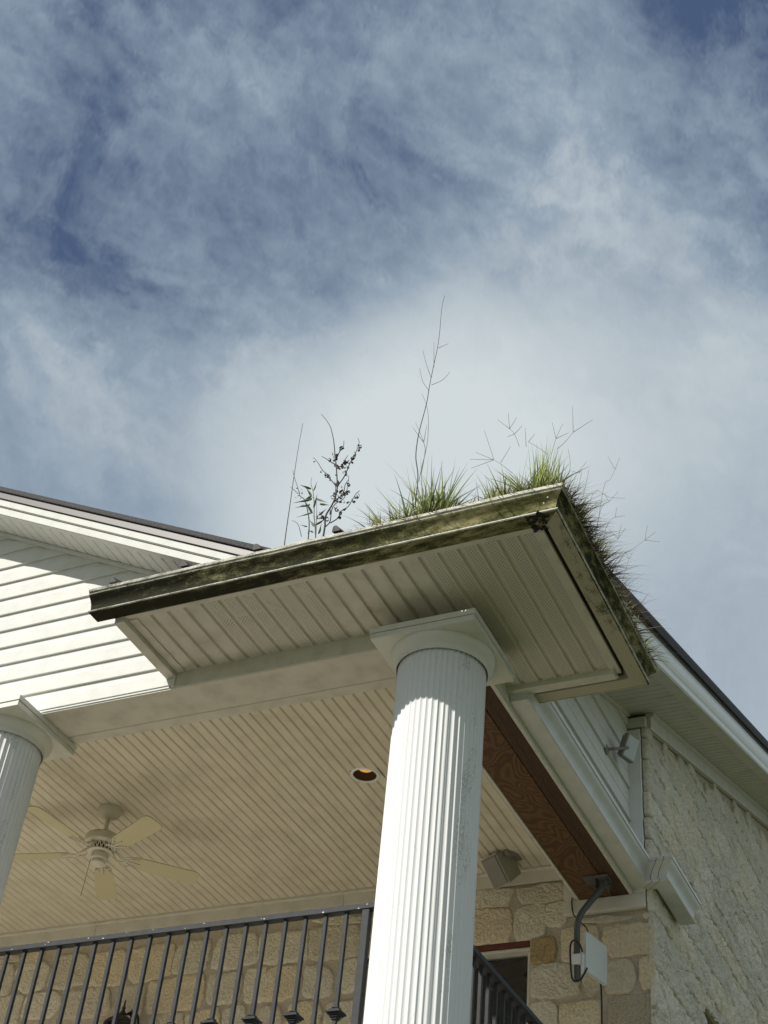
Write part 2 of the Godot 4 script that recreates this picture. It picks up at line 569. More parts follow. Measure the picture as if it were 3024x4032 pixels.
# something of constant section that climbs with the main roof: corners given as (x, height over the roof line's zero)
func raked(called: String, prof: PackedVector2Array, z0: float, z1: float, mat: Material, parent: Node3D) -> MeshInstance3D:
	var st := mk()
	var a := PackedVector3Array()
	var b := PackedVector3Array()
	for p in prof:
		a.append(Vector3(p.x, p.y - z0 * SL, z0))
		b.append(Vector3(p.x, p.y - z1 * SL, z1))
	extrude(st, a, b)
	return part(called, done(st), mat, parent)

func rect(x0: float, x1: float, y0: float, y1: float) -> PackedVector2Array:
	return PackedVector2Array([Vector2(x0, y0), Vector2(x1, y0), Vector2(x1, y1), Vector2(x0, y1)])

# the same for the cross gable, whose rakes climb to the left with pitch 1 in 2; corners as (z, height over its zero)
func gabled(called: String, prof: PackedVector2Array, x0: float, x1: float, mat: Material, parent: Node3D) -> MeshInstance3D:
	var st := mk()
	var a := PackedVector3Array()
	var b := PackedVector3Array()
	for p in prof:
		a.append(Vector3(x0, p.y - x0 * 0.5, p.x))
		b.append(Vector3(x1, p.y - x1 * 0.5, p.x))
	extrude(st, a, b)
	return part(called, done(st), mat, parent)

func build_house() -> void:
	var h := thing("house", "two storey house with cream siding, limestone walls and dark metal roof", "house", Vector3(-5, -1.6, -9))
	# --- walls behind everything
	var wall := holder("front_wall", h)
	for b in [[Vector3(-12, -1.6, -8.5), Vector3(-4.254, 4.55, -8.272)], [Vector3(-3.09, -1.6, -8.5), Vector3(-2.30, 5.4, -8.272)], [Vector3(-4.254, 4.012, -8.5), Vector3(-3.09, 4.55, -8.272)], [Vector3(-4.254, -1.6, -8.5), Vector3(-3.09, 1.9, -8.272)]]:
		box_part("mortar", b[0], b[1], M.mortar, wall, 0.0)
	var sw := holder("side_wall", h)
	for b in [[-8.3, -9.48, -1.6, 9.0], [-9.48, -10.5, -1.6, 2.4], [-9.48, -10.5, 4.0, 9.0], [-10.5, -15.0, -1.6, 9.0]]:
		var st := mk()
		var za: float = b[0]
		var zb: float = b[1]
		var ta := minf(b[3], 2.70 - za * SL)
		var tb := minf(b[3], 2.70 - zb * SL)
		hexa(st, [Vector3(XS - 0.02, b[2], za), Vector3(XS - 0.25, b[2], za), Vector3(XS - 0.25, ta, za), Vector3(XS - 0.02, ta, za), Vector3(XS - 0.02, b[2], zb), Vector3(XS - 0.25, b[2], zb), Vector3(XS - 0.25, tb, zb), Vector3(XS - 0.02, tb, zb)])
		part("mortar", done(st), M.mortar, sw)
	box_part("back_wall", Vector3(-12, -1.6, -15.2), Vector3(XS - 0.03, 4.5, -15.0), M.mortar, h, 0.0)
	box_part("left_wall", Vector3(-12.2, -1.6, -15.2), Vector3(-12, 4.5, -8.3), M.mortar, h, 0.0)
	build_stones(wall, sw)
	# --- windows
	window_in(h)
	# --- balcony
	box_part("balcony_floor", Vector3(-12, 1.55, -8.26), Vector3(-2.42, 1.80, -5.37), M.floor_tile, h, 0.01)
	# --- porch ceiling: beaded boards
	var st := mk()
	var pitch := 0.0677
	var prof := PackedVector2Array([Vector2(0.0, 0.012), Vector2(0.0, 0.0035), Vector2(0.0025, 0.0), Vector2(0.056, 0.0), Vector2(0.058, 0.005), Vector2(0.060, 0.0055), Vector2(0.0615, 0.001), Vector2(0.0645, 0.001), Vector2(0.066, 0.0055), Vector2(pitch - 0.0004, 0.006), Vector2(pitch - 0.0004, 0.012)])
	var e0 := PackedVector3Array()
	var e1 := PackedVector3Array()
	for p in prof:
		e0.append(Vector3(p.x, YC + p.y, -5.60))
		e1.append(Vector3(p.x, YC + p.y, -8.262))
	extrude(st, e0, e1)
	var cm := done(st)
	var ceil_ := holder("porch_ceiling", h)
	# the boards stop short at the opening for the recessed light
	for i in range(0, 100):
		var x0 := -2.80 - i * pitch
		var gap := minf(absf(x0 - LIGHT.x), absf(x0 + pitch - LIGHT.x))
		if x0 <= LIGHT.x and x0 + pitch >= LIGHT.x:
			gap = 0.0
		if gap < 0.074:
			var hz := sqrt(0.0756 * 0.0756 - gap * gap)
			for zz in [[-5.60, LIGHT.z + hz], [LIGHT.z - hz, -8.262]]:
				var sb := mk()
				var f0 := PackedVector3Array()
				var f1 := PackedVector3Array()
				for p in prof:
					f0.append(Vector3(p.x, YC + p.y, zz[0]))
					f1.append(Vector3(p.x, YC + p.y, zz[1]))
				extrude(sb, f0, f1)
				part("ceiling_board", done(sb), M.ceiling, ceil_, Vector3(x0, 0, 0))
			# what is left of a board beside the opening
			var r0 := 0.0745
			if x0 + pitch > LIGHT.x + r0:
				box_part("ceiling_board", Vector3(LIGHT.x + r0, YC, LIGHT.z - hz), Vector3(x0 + pitch - 0.010, YC + 0.012, LIGHT.z + hz), M.ceiling, ceil_, 0.0)
			if x0 < LIGHT.x - r0:
				box_part("ceiling_board", Vector3(x0 + 0.002, YC, LIGHT.z - hz), Vector3(LIGHT.x - r0, YC + 0.012, LIGHT.z + hz), M.ceiling, ceil_, 0.0)
		else:
			part("ceiling_board", cm, M.ceiling, ceil_, Vector3(x0, 0, 0))
	for b in [[-12.0, LIGHT.x - 0.08, -8.26, -5.4], [LIGHT.x + 0.08, -2.45, -8.26, -5.4], [LIGHT.x - 0.08, LIGHT.x + 0.08, -8.26, LIGHT.z - 0.08], [LIGHT.x - 0.08, LIGHT.x + 0.08, LIGHT.z + 0.08, -5.4]]:
		box_part("ceiling_deck", Vector3(b[0], YC + 0.016, b[2]), Vector3(b[1], YC + 0.03, b[3]), M.dark, h, 0.0)
	# crown at the wall
	var cr := PackedVector2Array([Vector2(-8.262, 4.405), Vector2(-8.248, 4.405), Vector2(-8.246, 4.412), Vector2(-8.243, 4.485), Vector2(-8.225, 4.490), Vector2(-8.225, 4.507), Vector2(-8.262, 4.507)])
	for seg in [[-2.80, -4.47], [-4.474, -6.55], [-6.554, -12.0]]:
		st = mk()
		e0 = PackedVector3Array()
		e1 = PackedVector3Array()
		for p in cr:
			e0.append(Vector3(seg[0], p.y, p.x))
			e1.append(Vector3(seg[1], p.y, p.x))
		extrude(st, e0, e1)
		part("crown_trim", done(st), M.cream, h)
	# --- porch beam along the front: clad in sheet metal
	var beam := holder("porch_beam", h)
	var bs := mk()
	cbox(bs, Vector3(-12, YB, ZB), Vector3(-2.40, YB + 0.36, ZB - 0.252), 0.002)
	part("cladding", done(bs), M.cream, beam)
	bs = mk()
	cbox(bs, Vector3(-12, YB + 0.002, ZB - 0.258), Vector3(-2.76, YB + 0.3, ZB - 0.335), 0.003)
	part("cladding", done(bs), M.cream, beam)
	# lap joint in the cladding and a lip along the lower edge
	bs = mk()
	cbox(bs, Vector3(-12, YB - 0.002, ZB + 0.004), Vector3(-2.41, YB + 0.012, ZB - 0.004), 0.001)
	part("edge_lip", done(bs), M.trim, beam)
	# --- beam along the side: bare plywood between two boards
	var wb := holder("side_beam", h)
	bs = mk()
	cbox(bs, Vector3(-2.742, YB, -5.66), Vector3(-2.522, YB + 0.02, -8.262), 0.001)
	part("plywood", done(bs), M.wood, wb)
	bs = mk()
	cbox(bs, Vector3(-2.519, YB + 0.004, -5.66), Vector3(-2.474, YB + 0.03, -8.262), 0.002)
	part("board", done(bs), M.wood_strip, wb)
	bs = mk()
	cbox(bs, Vector3(-2.470, YB - 0.004, -5.66), Vector3(-2.415, YB + 0.03, -8.262), 0.002)
	part("board", done(bs), M.wood_strip, wb)
	bs = mk()
	cbox(bs, Vector3(-2.74, YB + 0.032, -5.66), Vector3(-2.415, YB + 0.40, -8.262), 0.0)
	part("core", done(bs), M.wood_strip, wb)
	bs = mk()
	cbox(bs, Vector3(-2.766, YB - 0.004, -5.66), Vector3(-2.745, YB + 0.3, -8.262), 0.002)
	part("edge_trim", done(bs), M.trim, wb)
	bs = mk()
	cbox(bs, Vector3(-2.412, YB - 0.006, -5.60), Vector3(-2.388, YB + 0.26, -8.255), 0.003)
	part("edge_trim", done(bs), M.trim, wb)
	# frame on the stone round the end of that beam
	var fr := holder("beam_end_trim", h)
	var ft := mk()
	cbox(ft, Vector3(-2.850, 4.140, -8.268), Vector3(-2.306, 4.234, -8.228), 0.004)
	part("board", done(ft), M.trim, fr)
	ft = mk()
	cbox(ft, Vector3(-2.850, 4.236, -8.268), Vector3(-2.768, 4.400, -8.230), 0.004)
	part("board", done(ft), M.trim, fr)
	ft = mk()
	cbox(ft, Vector3(-2.405, 4.236, -8.268), Vector3(-2.308, 5.46, -8.240), 0.004)
	part("corner_board", done(ft), M.white, fr)
	ft = mk()
	cbox(ft, Vector3(-2.405, 5.475, -8.285), Vector3(-2.268, 5.552, -8.236), 0.003)
	part("corner_block", done(ft), M.trim, fr)
	build_eave(h)
	build_siding(h)
	build_roofs(h)

func window_in(h: Node3D) -> void:
	var w := holder("window", h)
	var st := mk()
	cbox(st, Vector3(-4.252, 3.978, -8.40), Vector3(-3.092, 4.010, -8.262), 0.002)
	part("head_board", done(st), M.red_wood, w)
	for b in [[Vector3(-4.252, 3.956, -8.42), Vector3(-3.092, 3.976, -8.285)], [Vector3(-3.108, 1.92, -8.42), Vector3(-3.092, 3.944, -8.285)], [Vector3(-4.252, 1.92, -8.42), Vector3(-4.205, 3.944, -8.285)], [Vector3(-3.70, 1.92, -8.41), Vector3(-3.655, 3.944, -8.33)]]:
		st = mk()
		cbox(st, b[0], b[1], 0.003)
		part("frame", done(st), M.trim, w)
	for b in [[-4.204, -3.701], [-3.654, -3.123]]:
		st = mk()
		cbox(st, Vector3(b[0], 1.93, -8.362), Vector3(b[1], 3.943, -8.357), 0.0)
		part("pane", done(st), M.glass, w)
	st = mk()
	var t := Transform3D(Basis(Vector3.RIGHT, deg_to_rad(62)), Vector3.ZERO)
	cbox(st, Vector3(-4.20, -0.025, -0.0012), Vector3(-3.13, 0.025, 0.0012), 0.0, t)
	var sm := done(st)
	for i in 44:
		part("blind_slat", sm, M.slat, w, Vector3(0, 3.93 - i * 0.045, -8.45))
	# window round the corner
	var w2 := holder("window", h)
	for b in [[Vector3(-2.44, 2.4, -9.482), Vector3(-2.36, 4.0, -9.52)], [Vector3(-2.44, 3.95, -9.522), Vector3(-2.36, 3.998, -10.5)]]:
		st = mk()
		cbox(st, b[0], b[1], 0.003)
		part("frame", done(st), M.roof_trim, w2)
	st = mk()
	cbox(st, Vector3(-2.41, 2.4, -9.522), Vector3(-2.405, 3.948, -10.5), 0.0)
	part("pane", done(st), M.glass, w2)

# rough stone from an outline: a rim at the mortar, a broken edge, an uneven face
var lump := FastNoiseLite.new()

func stone_mesh(out2: PackedVector2Array, rise: float, rough: float, seed_: float, map: Callable) -> ArrayMesh:
	# resample the outline and roughen it
	var n := out2.size()
	var per := 0.0
	for i in n:
		per += out2[i].distance_to(out2[(i + 1) % n])
	var pts := PackedVector2Array()
	for i in n:
		var a := out2[i]
		var b := out2[(i + 1) % n]
		var c := maxi(1, int(round(a.distance_to(b) / 0.02)))
		for k in c:
			pts.append(a.lerp(b, float(k) / c))
	# soften corners
	for pass_ in 1:
		var sft := PackedVector2Array()
		for i in pts.size():
			sft.append(pts[i] * 0.5 + (pts[i - 1] + pts[(i + 1) % pts.size()]) * 0.25)
		pts = sft
	var mid := Vector2.ZERO
	for p in pts:
		mid += p / pts.size()
	for i in pts.size():
		var d := (pts[i] - mid).normalized()
		pts[i] += d * (0.0145 + lump.get_noise_3d(pts[i].x * 30.0, pts[i].y * 30.0, seed_) * 0.012)
	var st := mk()
	st.set_smooth_group(0)
	var rings := []
	var spec := [[1.0, -0.012], [0.985, 0.45], [0.95, 0.85], [0.86, 1.0], [0.72, 1.0], [0.56, 1.0], [0.38, 1.0], [0.19, 1.0]]
	for s in spec:
		var ring := PackedVector3Array()
		for p in pts:
			var q: Vector2 = mid + (p - mid) * s[0]
			var z: float = rise * s[1] if s[1] > 0.0 else s[1]
			if s[1] > 0.0:
				z += (lump.get_noise_3d(q.x * 9.0, q.y * 9.0, seed_) * 1.0 + lump.get_noise_3d(q.x * 28.0, q.y * 28.0, seed_ + 7.0) * 0.6) * rough * s[1]
			ring.append(map.call(q, z))
		rings.append(ring)
	var m := pts.size()
	for i in rings.size() - 1:
		for k in m:
			var j := (k + 1) % m
			quad(st, rings[i][k], rings[i + 1][k], rings[i + 1][j], rings[i][j])
	var c: Vector3 = map.call(mid, rise)
	for k in m:
		tri(st, rings[-1][k], c, rings[-1][(k + 1) % m])
	return done(st)

func build_stones(front: Node3D, side: Node3D) -> void:
	lump.seed = 91
	lump.noise_type = FastNoiseLite.TYPE_SIMPLEX
	lump.frequency = 1.0
	lump.fractal_octaves = 3
	var on_front := func(q: Vector2, z: float) -> Vector3: return Vector3(q.x, q.y, ZW + z)
	var on_side := func(q: Vector2, z: float) -> Vector3: return Vector3(XS - 0.018 + z, q.y, q.x)
	var i := 0
	for s in STONES:
		var o := PackedVector2Array()
		for k in range(0, s.size(), 2):
			o.append(Vector2(s[k], s[k + 1]))
		var mt: Material = M.stones[i % 4]
		if i == 5:
			mt = M.stone_rust
		elif i in [15, 46]:
			mt = M.stone_pitted
		elif i == 12 or i == 14:
			mt = M.stones[2]
		part("stone", stone_mesh(o, 0.016, 0.009, float(i) * 3.7, on_front), mt, front)
		i += 1
	# courses lower down that the railing and the frame's edge hide here
	var y := 3.30
	while y > 1.95:
		var hh := rng.randf_range(0.19, 0.26)
		var x := -7.6
		while x < -2.34:
			var ww := minf(rng.randf_range(0.3, 0.55), -2.31 - x)
			if ww > 0.12 and not (x + ww > -4.30 and x < -3.05):
				part("stone", stone_mesh(jag(x, x + ww - 0.035, y - hh + 0.03, y), 0.016, 0.009, x * 7.0 + y, on_front), M.stones[rng.randi() % 4], front)
			x += ww
		y -= hh
	# side wall: split-faced courses, little mortar showing
	y = 2.6
	while y < 6.6:
		var hh := rng.randf_range(0.17, 0.27)
		var z := -8.262
		while z > -12.6:
			var ww := rng.randf_range(0.28, 0.62)
			var top := y + hh - 0.02
			var lim := 2.62 - (z - ww * 0.5) * SL
			var z1 := z - ww
			if y < lim - 0.05 and not (z1 < -9.46 and z > -10.52 and y < 4.0 and top > 2.4):
				top = minf(top, 2.625 - z * SL)
				if top - y > 0.04:
					part("stone", stone_mesh(jag(z1 + 0.02, z, y, top), 0.026, 0.018, z * 5.0 + y * 3.0, on_side), M.side_stones[rng.randi() % 4], side)
			elif z1 < -9.46 and z > -9.48 and y < 4.0 and top > 2.4:
				part("stone", stone_mesh(jag(-9.475, z, y, minf(top, 4.0)), 0.026, 0.02, z * 5.0 + y * 3.0, on_side), M.side_stones[rng.randi() % 4], side)
			if z1 < -9.46 and z > -10.52 and y < 4.0 and top > 4.04:
				# what stands over the lintel of the side window
				part("stone", stone_mesh(jag(z1 + 0.012, z, 4.005, top), 0.024, 0.018, z * 5.0 + y * 3.0, on_side), M.side_stones[rng.randi() % 4], side)
			z = z1
		y += hh

func jag(x0: float, x1: float, y0: float, y1: float) -> PackedVector2Array:
	var o := PackedVector2Array()
	var r := func() -> float: return rng.randf_range(-0.008, 0.008)
	o.append(Vector2(x0 + r.call(), y0 + r.call()))
	o.append(Vector2((x0 + x1) * 0.5, y0 + r.call()))
	o.append(Vector2(x1 + r.call(), y0 + r.call()))
	o.append(Vector2(x1 + r.call(), (y0 + y1) * 0.5))
	o.append(Vector2(x1 + r.call(), y1 + r.call()))
	o.append(Vector2((x0 + x1) * 0.5, y1 + r.call()))
	o.append(Vector2(x0 + r.call(), y1 + r.call()))
	o.append(Vector2(x0 + r.call(), (y0 + y1) * 0.5))
	return o

# --- boxed eave that turns the corner
func strip_mesh(z0: float, z1: float, width: float, holes: bool) -> ArrayMesh:
	var pitch := width
	var prof := PackedVector2Array([Vector2(0, 0), Vector2(pitch - 0.0285, 0), Vector2(pitch - 0.0215, 0.014), Vector2(pitch - 0.006, 0.014), Vector2(pitch, 0.0)])
	var st := mk()
	for i in prof.size() - 1:
		var a := prof[i]
		var b := prof[i + 1]
		var s := 0.0185
		var flat := holes and i == 0
		# holes leave a plain margin at either side: the UV only runs over whole cells
		var ua := 0.25 + (0.0 if flat else 0.0)
		var segs := [[a, b, flat]]
		if flat:
			var m := 0.008
			segs = [[a, a + Vector2(m, 0), false], [a + Vector2(m, 0), b - Vector2(m, 0), true], [b - Vector2(m, 0), b, false]]
		for g in segs:
			var p: Vector2 = g[0]
			var q: Vector2 = g[1]
			var cells: float = round((q.x - p.x) / s) if g[2] else 0.0
			var rows: float = round(absf(z1 - z0) / s) if g[2] else 0.0
			var uv := [Vector2(0, 0), Vector2(cells, 0), Vector2(cells, rows), Vector2(0, rows)]
			if not g[2]:
				uv = [Vector2(0.0, 0.5), Vector2(0.02, 0.5), Vector2(0.02, 0.52), Vector2(0.0, 0.52)]
			var v := [Vector3(p.x, p.y, z0), Vector3(q.x, q.y, z0), Vector3(q.x, q.y, z1), Vector3(p.x, p.y, z1)]
			for k in [0, 1, 2, 0, 2, 3]:
				st.set_uv(uv[k] + Vector2(ua, 0) * 0.0)
				st.add_vertex(v[k])
	return done(st)

func build_eave(h: Node3D) -> void:
	var e := holder("eave_soffit", h)
	var pitch := 0.1016
	var x := -4.012
	var short_plain := strip_mesh(-4.790, -5.316, pitch, false)
	var short_vent := strip_mesh(-4.790, -5.316, pitch, true)
	var long_vent := strip_mesh(-4.790, -5.985, pitch, true)
	var long_plain := strip_mesh(-4.790, -5.985, pitch, false)
	# the ribs were counted from the left end: 4 plain, 6 perforated, 6 plain, 6 perforated
	for i in 22:
		var vented := (i >= 4 and i < 10) or i >= 16
		var long := x > -2.50
		var ms: Mesh = (long_vent if long else short_vent) if vented else (long_plain if long else short_plain)
		part("soffit_strip", ms, M.vent if vented else M.cream, e, Vector3(x, YS, 0))
		x += pitch
	# edging: channel along the gutter, deeper boards at the ends
	var box := func(n: String, a: Vector3, b: Vector3, m: Material) -> void:
		var st := mk()
		cbox(st, a, b, 0.002)
		part(n, done(st), m, e)
	box.call("edge_channel", Vector3(-4.10, YS - 0.004, -4.768), Vector3(-1.781, YS + 0.016, -4.800), M.cream)
	box.call("edge_channel", Vector3(-1.822, YS - 0.005, -4.801), Vector3(-1.771, YS + 0.012, -6.01), M.cream)
	box.call("end_board", Vector3(-4.130, YS - 0.034, -4.772), Vector3(-4.068, YS + 0.20, -5.312), M.cream)
	box.call("end_board", Vector3(-4.066, YS - 0.008, -4.802), Vector3(-4.013, YS + 0.02, -5.314), M.cream)
	box.call("end_board", Vector3(-2.392, YS - 0.032, -5.962), Vector3(-1.800, YS + 0.03, -6.022), M.trim)
	# fascias and the hollow of the box, closed above
	box.call("fascia", Vector3(-4.14, YS + 0.004, -4.772), Vector3(-1.776, YS + 0.235, -4.792), M.trim)
	box.call("fascia", Vector3(-1.776, YS + 0.014, -4.794), Vector3(-1.800, YS + 0.13, -6.06), M.wood_strip)  # dark tone stands in for the shade deep in this gap
	box.call("fascia", Vector3(-2.392, YS + 0.002, -6.036), Vector3(-1.80, YS + 0.13, -6.058), M.trim)
	box.call("frieze", Vector3(-4.066, YB + 0.002, ZB + 0.003), Vector3(-2.41, YS + 0.02, ZB + 0.010), M.cream)
	var st2 := mk()
	hexa(st2, [Vector3(-2.40, YS + 0.135, -4.80), Vector3(-1.79, YS + 0.135, -4.80), Vector3(-1.79, YS + 0.145, -4.80), Vector3(-2.40, YS + 0.145, -4.80), Vector3(-2.40, YS + 0.135, -6.06), Vector3(-1.79, YS + 0.135, -6.06), Vector3(-1.79, YS + 0.145, -6.06), Vector3(-2.40, YS + 0.145, -6.06)])
	part("return_roof", done(st2), M.roof, e)
	box.call("beam_corner_trim", Vector3(-2.412, YB + 0.002, -5.62), Vector3(-2.386, YS + 0.02, -5.30), M.cream)

# --- lapped siding
func lap_profile(step: float) -> PackedVector2Array:
	# (out, up): butt edge, face, the dutch hollow, nailing top
	return PackedVector2Array([Vector2(-0.004, 0.0), Vector2(0.013, 0.0), Vector2(0.0145, 0.003), Vector2(0.0095, step * 0.66), Vector2(0.0065, step * 0.72), Vector2(0.0025, step * 0.86), Vector2(0.0015, step + 0.006), Vector2(-0.004, step + 0.006)])

func double_lap(step: float) -> PackedVector2Array:
	# two laps pressed into one panel
	return PackedVector2Array([Vector2(-0.004, 0.0), Vector2(0.018, 0.0), Vector2(0.0195, 0.003), Vector2(0.0125, step * 0.40), Vector2(0.0065, step * 0.46), Vector2(0.0060, step * 0.485), Vector2(0.0105, step * 0.50), Vector2(0.0070, step * 0.90), Vector2(0.0025, step * 0.97), Vector2(0.0015, step + 0.006), Vector2(-0.004, step + 0.006)])

func build_siding(h: Node3D) -> void:
	var g := holder("gable_siding", h)
	var step := 0.1325
	var y := 4.2615
	var n := 0
	while y < 6.7:
		var st := mk()
		var a := PackedVector3Array()
		var b := PackedVector3Array()
		for p in lap_profile(step):
			var yy := y + p.y
			var xe := minf((2.905 - yy) / 0.5, -3.45)
			if y < 4.6:
				xe = -4.09
			var xl := maxf(-12.0, -15.0 - (2.905 - yy) / 0.5)
			if xl >= xe - 0.02:
				xl = xe - 0.02
			a.append(Vector3(xl, yy, ZB + p.x))
			b.append(Vector3(xe, yy, ZB + p.x))
		extrude(st, a, b)
		part("siding_board", done(st), M.siding, g)
		y += step
		n += 1
	# starter strip and end channel
	var s2 := mk()
	cbox(s2, Vector3(-12, YB + 0.006, ZB + 0.003), Vector3(-4.10, YB + 0.019, ZB + 0.010), 0.002)
	part("starter_strip", done(s2), M.siding, g)
	s2 = mk()
	cbox(s2, Vector3(-4.086, YB + 0.008, ZB + 0.002), Vector3(-4.066, YS + 0.24, ZB + 0.020), 0.002)
	part("end_channel", done(s2), M.trim, g)
	# sheathing behind it
	slab("sheathing", PackedVector2Array([Vector2(-11.9, 4.62), Vector2(-3.5, 4.62), Vector2(-7.5, 6.62)]), ZB - 0.01, ZB - 0.05, M.dark, g)
	# side siding over the side beam
	var s := holder("side_siding", h)
	step = 0.2464
	y = 4.262
	while y < 5.62:
		var st := mk()
		var a := PackedVector3Array()
		var b := PackedVector3Array()
		for p in double_lap(step):
			var yy := minf(y + p.y, 5.60)
			var zf := minf(-5.35, -(yy - 2.742) / SL)
			zf = maxf(zf, -8.22)
			a.append(Vector3(-2.405 + p.x, yy, zf))
			b.append(Vector3(-2.405 + p.x, yy, -8.238))
		extrude(st, a, b)
		part("siding_board", done(st), M.siding, s)
		y += step
	var s3 := mk()
	hexa(s3, [Vector3(-2.41, 4.3, -5.35), Vector3(-2.45, 4.3, -5.35), Vector3(-2.45, 4.57, -5.35), Vector3(-2.41, 4.57, -5.35), Vector3(-2.41, 4.3, -8.26), Vector3(-2.45, 4.3, -8.26), Vector3(-2.45, 5.57, -8.26), Vector3(-2.41, 5.57, -8.26)])
	part("sheathing", done(s3), M.dark, s)
	raked("rake_channel", rect(-2.404, -2.372, 2.722, 2.747), -6.05, -8.23, M.trim, h)

func build_roofs(h: Node3D) -> void:
	# main roof: metal sheets with ribs, pitch SL, eave towards the camera
	var r := holder("main_roof", h)
	raked("sheet", rect(-4.20, -1.885, 2.950, 2.962), -4.82, -12.5, M.roof, r)
	raked("sheet", rect(-12.2, -4.20, 2.950, 2.962), -6.9, -12.5, M.roof, r)
	var back := mk()
	hexa(back, [Vector3(-12.2, 7.25, -12.5), Vector3(-1.885, 7.25, -12.5), Vector3(-1.885, 7.274, -12.5), Vector3(-12.2, 7.274, -12.5), Vector3(-12.2, 6.2, -15.4), Vector3(-1.885, 6.2, -15.4), Vector3(-1.885, 6.224, -15.4), Vector3(-12.2, 6.224, -15.4)])
	part("sheet", done(back), M.roof, r)
	for x in [-4.229, -3.778, -3.338, -2.879, -2.425, -1.985]:
		var st := mk()
		var a := PackedVector3Array()
		var b := PackedVector3Array()
		var z1: float = -12.5 if x > -3.4 else -5.30
		var zs: float = -4.775 if x < -2.6 else -5.6
		for p in [Vector2(-0.016, 0.0), Vector2(-0.014, 0.032), Vector2(-0.006, 0.040), Vector2(0.006, 0.037), Vector2(0.034, 0.0)]:
			a.append(Vector3(x + p.x, 2.963 + p.y - zs * SL, zs))
			b.append(Vector3(x + p.x, 2.963 + p.y - z1 * SL, z1))
		extrude(st, a, b)
		part("rib", done(st), M.rib, r)
	# rake at the side gable
	var k := holder("side_rake", h)
	var rk := func(n: String, pr: PackedVector2Array, z0: float, m: Material) -> void:
		raked(n, pr, z0, -13.0, m, k)
	rk.call("metal_edge", PackedVector2Array([Vector2(-1.93, 2.972), Vector2(-1.878, 2.966), Vector2(-1.866, 2.962), Vector2(-1.868, 3.02), Vector2(-1.876, 3.058), Vector2(-1.90, 3.062), Vector2(-1.93, 3.05)]), -5.45, M.shingle)
	rk.call("fascia", PackedVector2Array([Vector2(-1.94, 2.892), Vector2(-1.903, 2.892), Vector2(-1.899, 2.896), Vector2(-1.899, 2.957), Vector2(-1.94, 2.957)]), -5.45, M.white)
	rk.call("fascia", PackedVector2Array([Vector2(-1.93, 2.752), Vector2(-1.905, 2.752), Vector2(-1.900, 2.757), Vector2(-1.900, 2.795), Vector2(-1.890, 2.806), Vector2(-1.880, 2.83), Vector2(-1.876, 2.868), Vector2(-1.880, 2.883), Vector2(-1.93, 2.883)]), -5.45, M.white)
	rk.call("soffit_edge", rect(-1.990, -1.906, 2.741, 2.750), -5.4, M.cream)
	rk.call("wall_trim", PackedVector2Array([Vector2(XS - 0.01, 2.617), Vector2(XS + 0.024, 2.617), Vector2(XS + 0.028, 2.622), Vector2(XS + 0.028, 2.712), Vector2(XS + 0.05, 2.716), Vector2(XS + 0.05, 2.744), Vector2(XS - 0.01, 2.744)]), -8.29, M.trim)
	# ribbed soffit of that rake, strips across the slope
	var sf := holder("rake_soffit", h)
	var dir := Vector3(0, SL, -1).normalized()
	var up := Vector3(0, 1, SL).normalized()
	var o := Vector3(0, 2.747, 0)
	var w := 0.1016
	var st3 := mk()
	var pr := PackedVector2Array([Vector2(0, 0.008), Vector2(0, 0), Vector2(0.082, 0), Vector2(0.088, 0.007), Vector2(0.0965, 0.007), Vector2(w, 0.0), Vector2(w, 0.008)])
	var a3 := PackedVector3Array()
	var b3 := PackedVector3Array()
	for p in pr:
		a3.append(Vector3(-1.99, 0, 0) + dir * p.x + up * p.y)
		b3.append(Vector3(-2.42, 0, 0) + dir * p.x + up * p.y)
	extrude(st3, a3, b3)
	var sm := done(st3)
	for i in 80:
		part("soffit_strip", sm, M.cream, sf, o + dir * (5.9 + i * w))
	raked("attic_deck", rect(-2.45, -1.93, 2.768, 2.775), -5.0, -13.0, M.dark, h)
	# cross gable at the front
	var g := holder("front_gable", h)
	var gb := func(n: String, pr2: PackedVector2Array, m: Material) -> void:
		gabled(n, pr2, -3.15, -7.5, m, g)
	gb.call("fascia", PackedVector2Array([Vector2(-5.09, 2.922), Vector2(-5.056, 2.922), Vector2(-5.050, 2.926), Vector2(-5.050, 2.974), Vector2(-5.062, 2.980), Vector2(-5.09, 2.980)]), M.siding)
	gb.call("fascia", PackedVector2Array([Vector2(-5.09, 2.982), Vector2(-5.046, 2.982), Vector2(-5.040, 2.986), Vector2(-5.040, 3.032), Vector2(-5.09, 3.032)]), M.siding)
	gb.call("metal_edge", PackedVector2Array([Vector2(-5.09, 3.034), Vector2(-5.034, 3.034), Vector2(-5.030, 3.038), Vector2(-5.030, 3.086), Vector2(-5.09, 3.086)]), M.roof_trim)
	gb.call("metal_edge", PackedVector2Array([Vector2(-5.09, 3.088), Vector2(-5.020, 3.088), Vector2(-5.018, 3.092), Vector2(-5.022, 3.126), Vector2(-5.09, 3.126)]), M.shingle)
	gb.call("wall_channel", rect(-5.306, -5.285, 2.896, 2.921), M.siding)
	gabled("sheet", rect(-9.0, -5.06, 3.085, 3.10), -3.15, -7.5, M.roof, g)
	var lt := mk()
	hexa(lt, [Vector3(-7.5, 6.85, -5.03), Vector3(-7.5, 6.85, -9.0), Vector3(-7.5, 6.80, -9.0), Vector3(-7.5, 6.80, -5.03), Vector3(-12.2, 4.5, -5.03), Vector3(-12.2, 4.5, -9.0), Vector3(-12.2, 4.45, -9.0), Vector3(-12.2, 4.45, -5.03)])
	part("sheet", done(lt), M.roof, g)
	# its soffit: strips running out from the wall
	var gs := holder("gable_soffit", h)
	var gdir := Vector3(-1, 0.5, 0).normalized()
	var gup := Vector3(0.5, 1, 0).normalized()
	var st4 := mk()
	var a4 := PackedVector3Array()
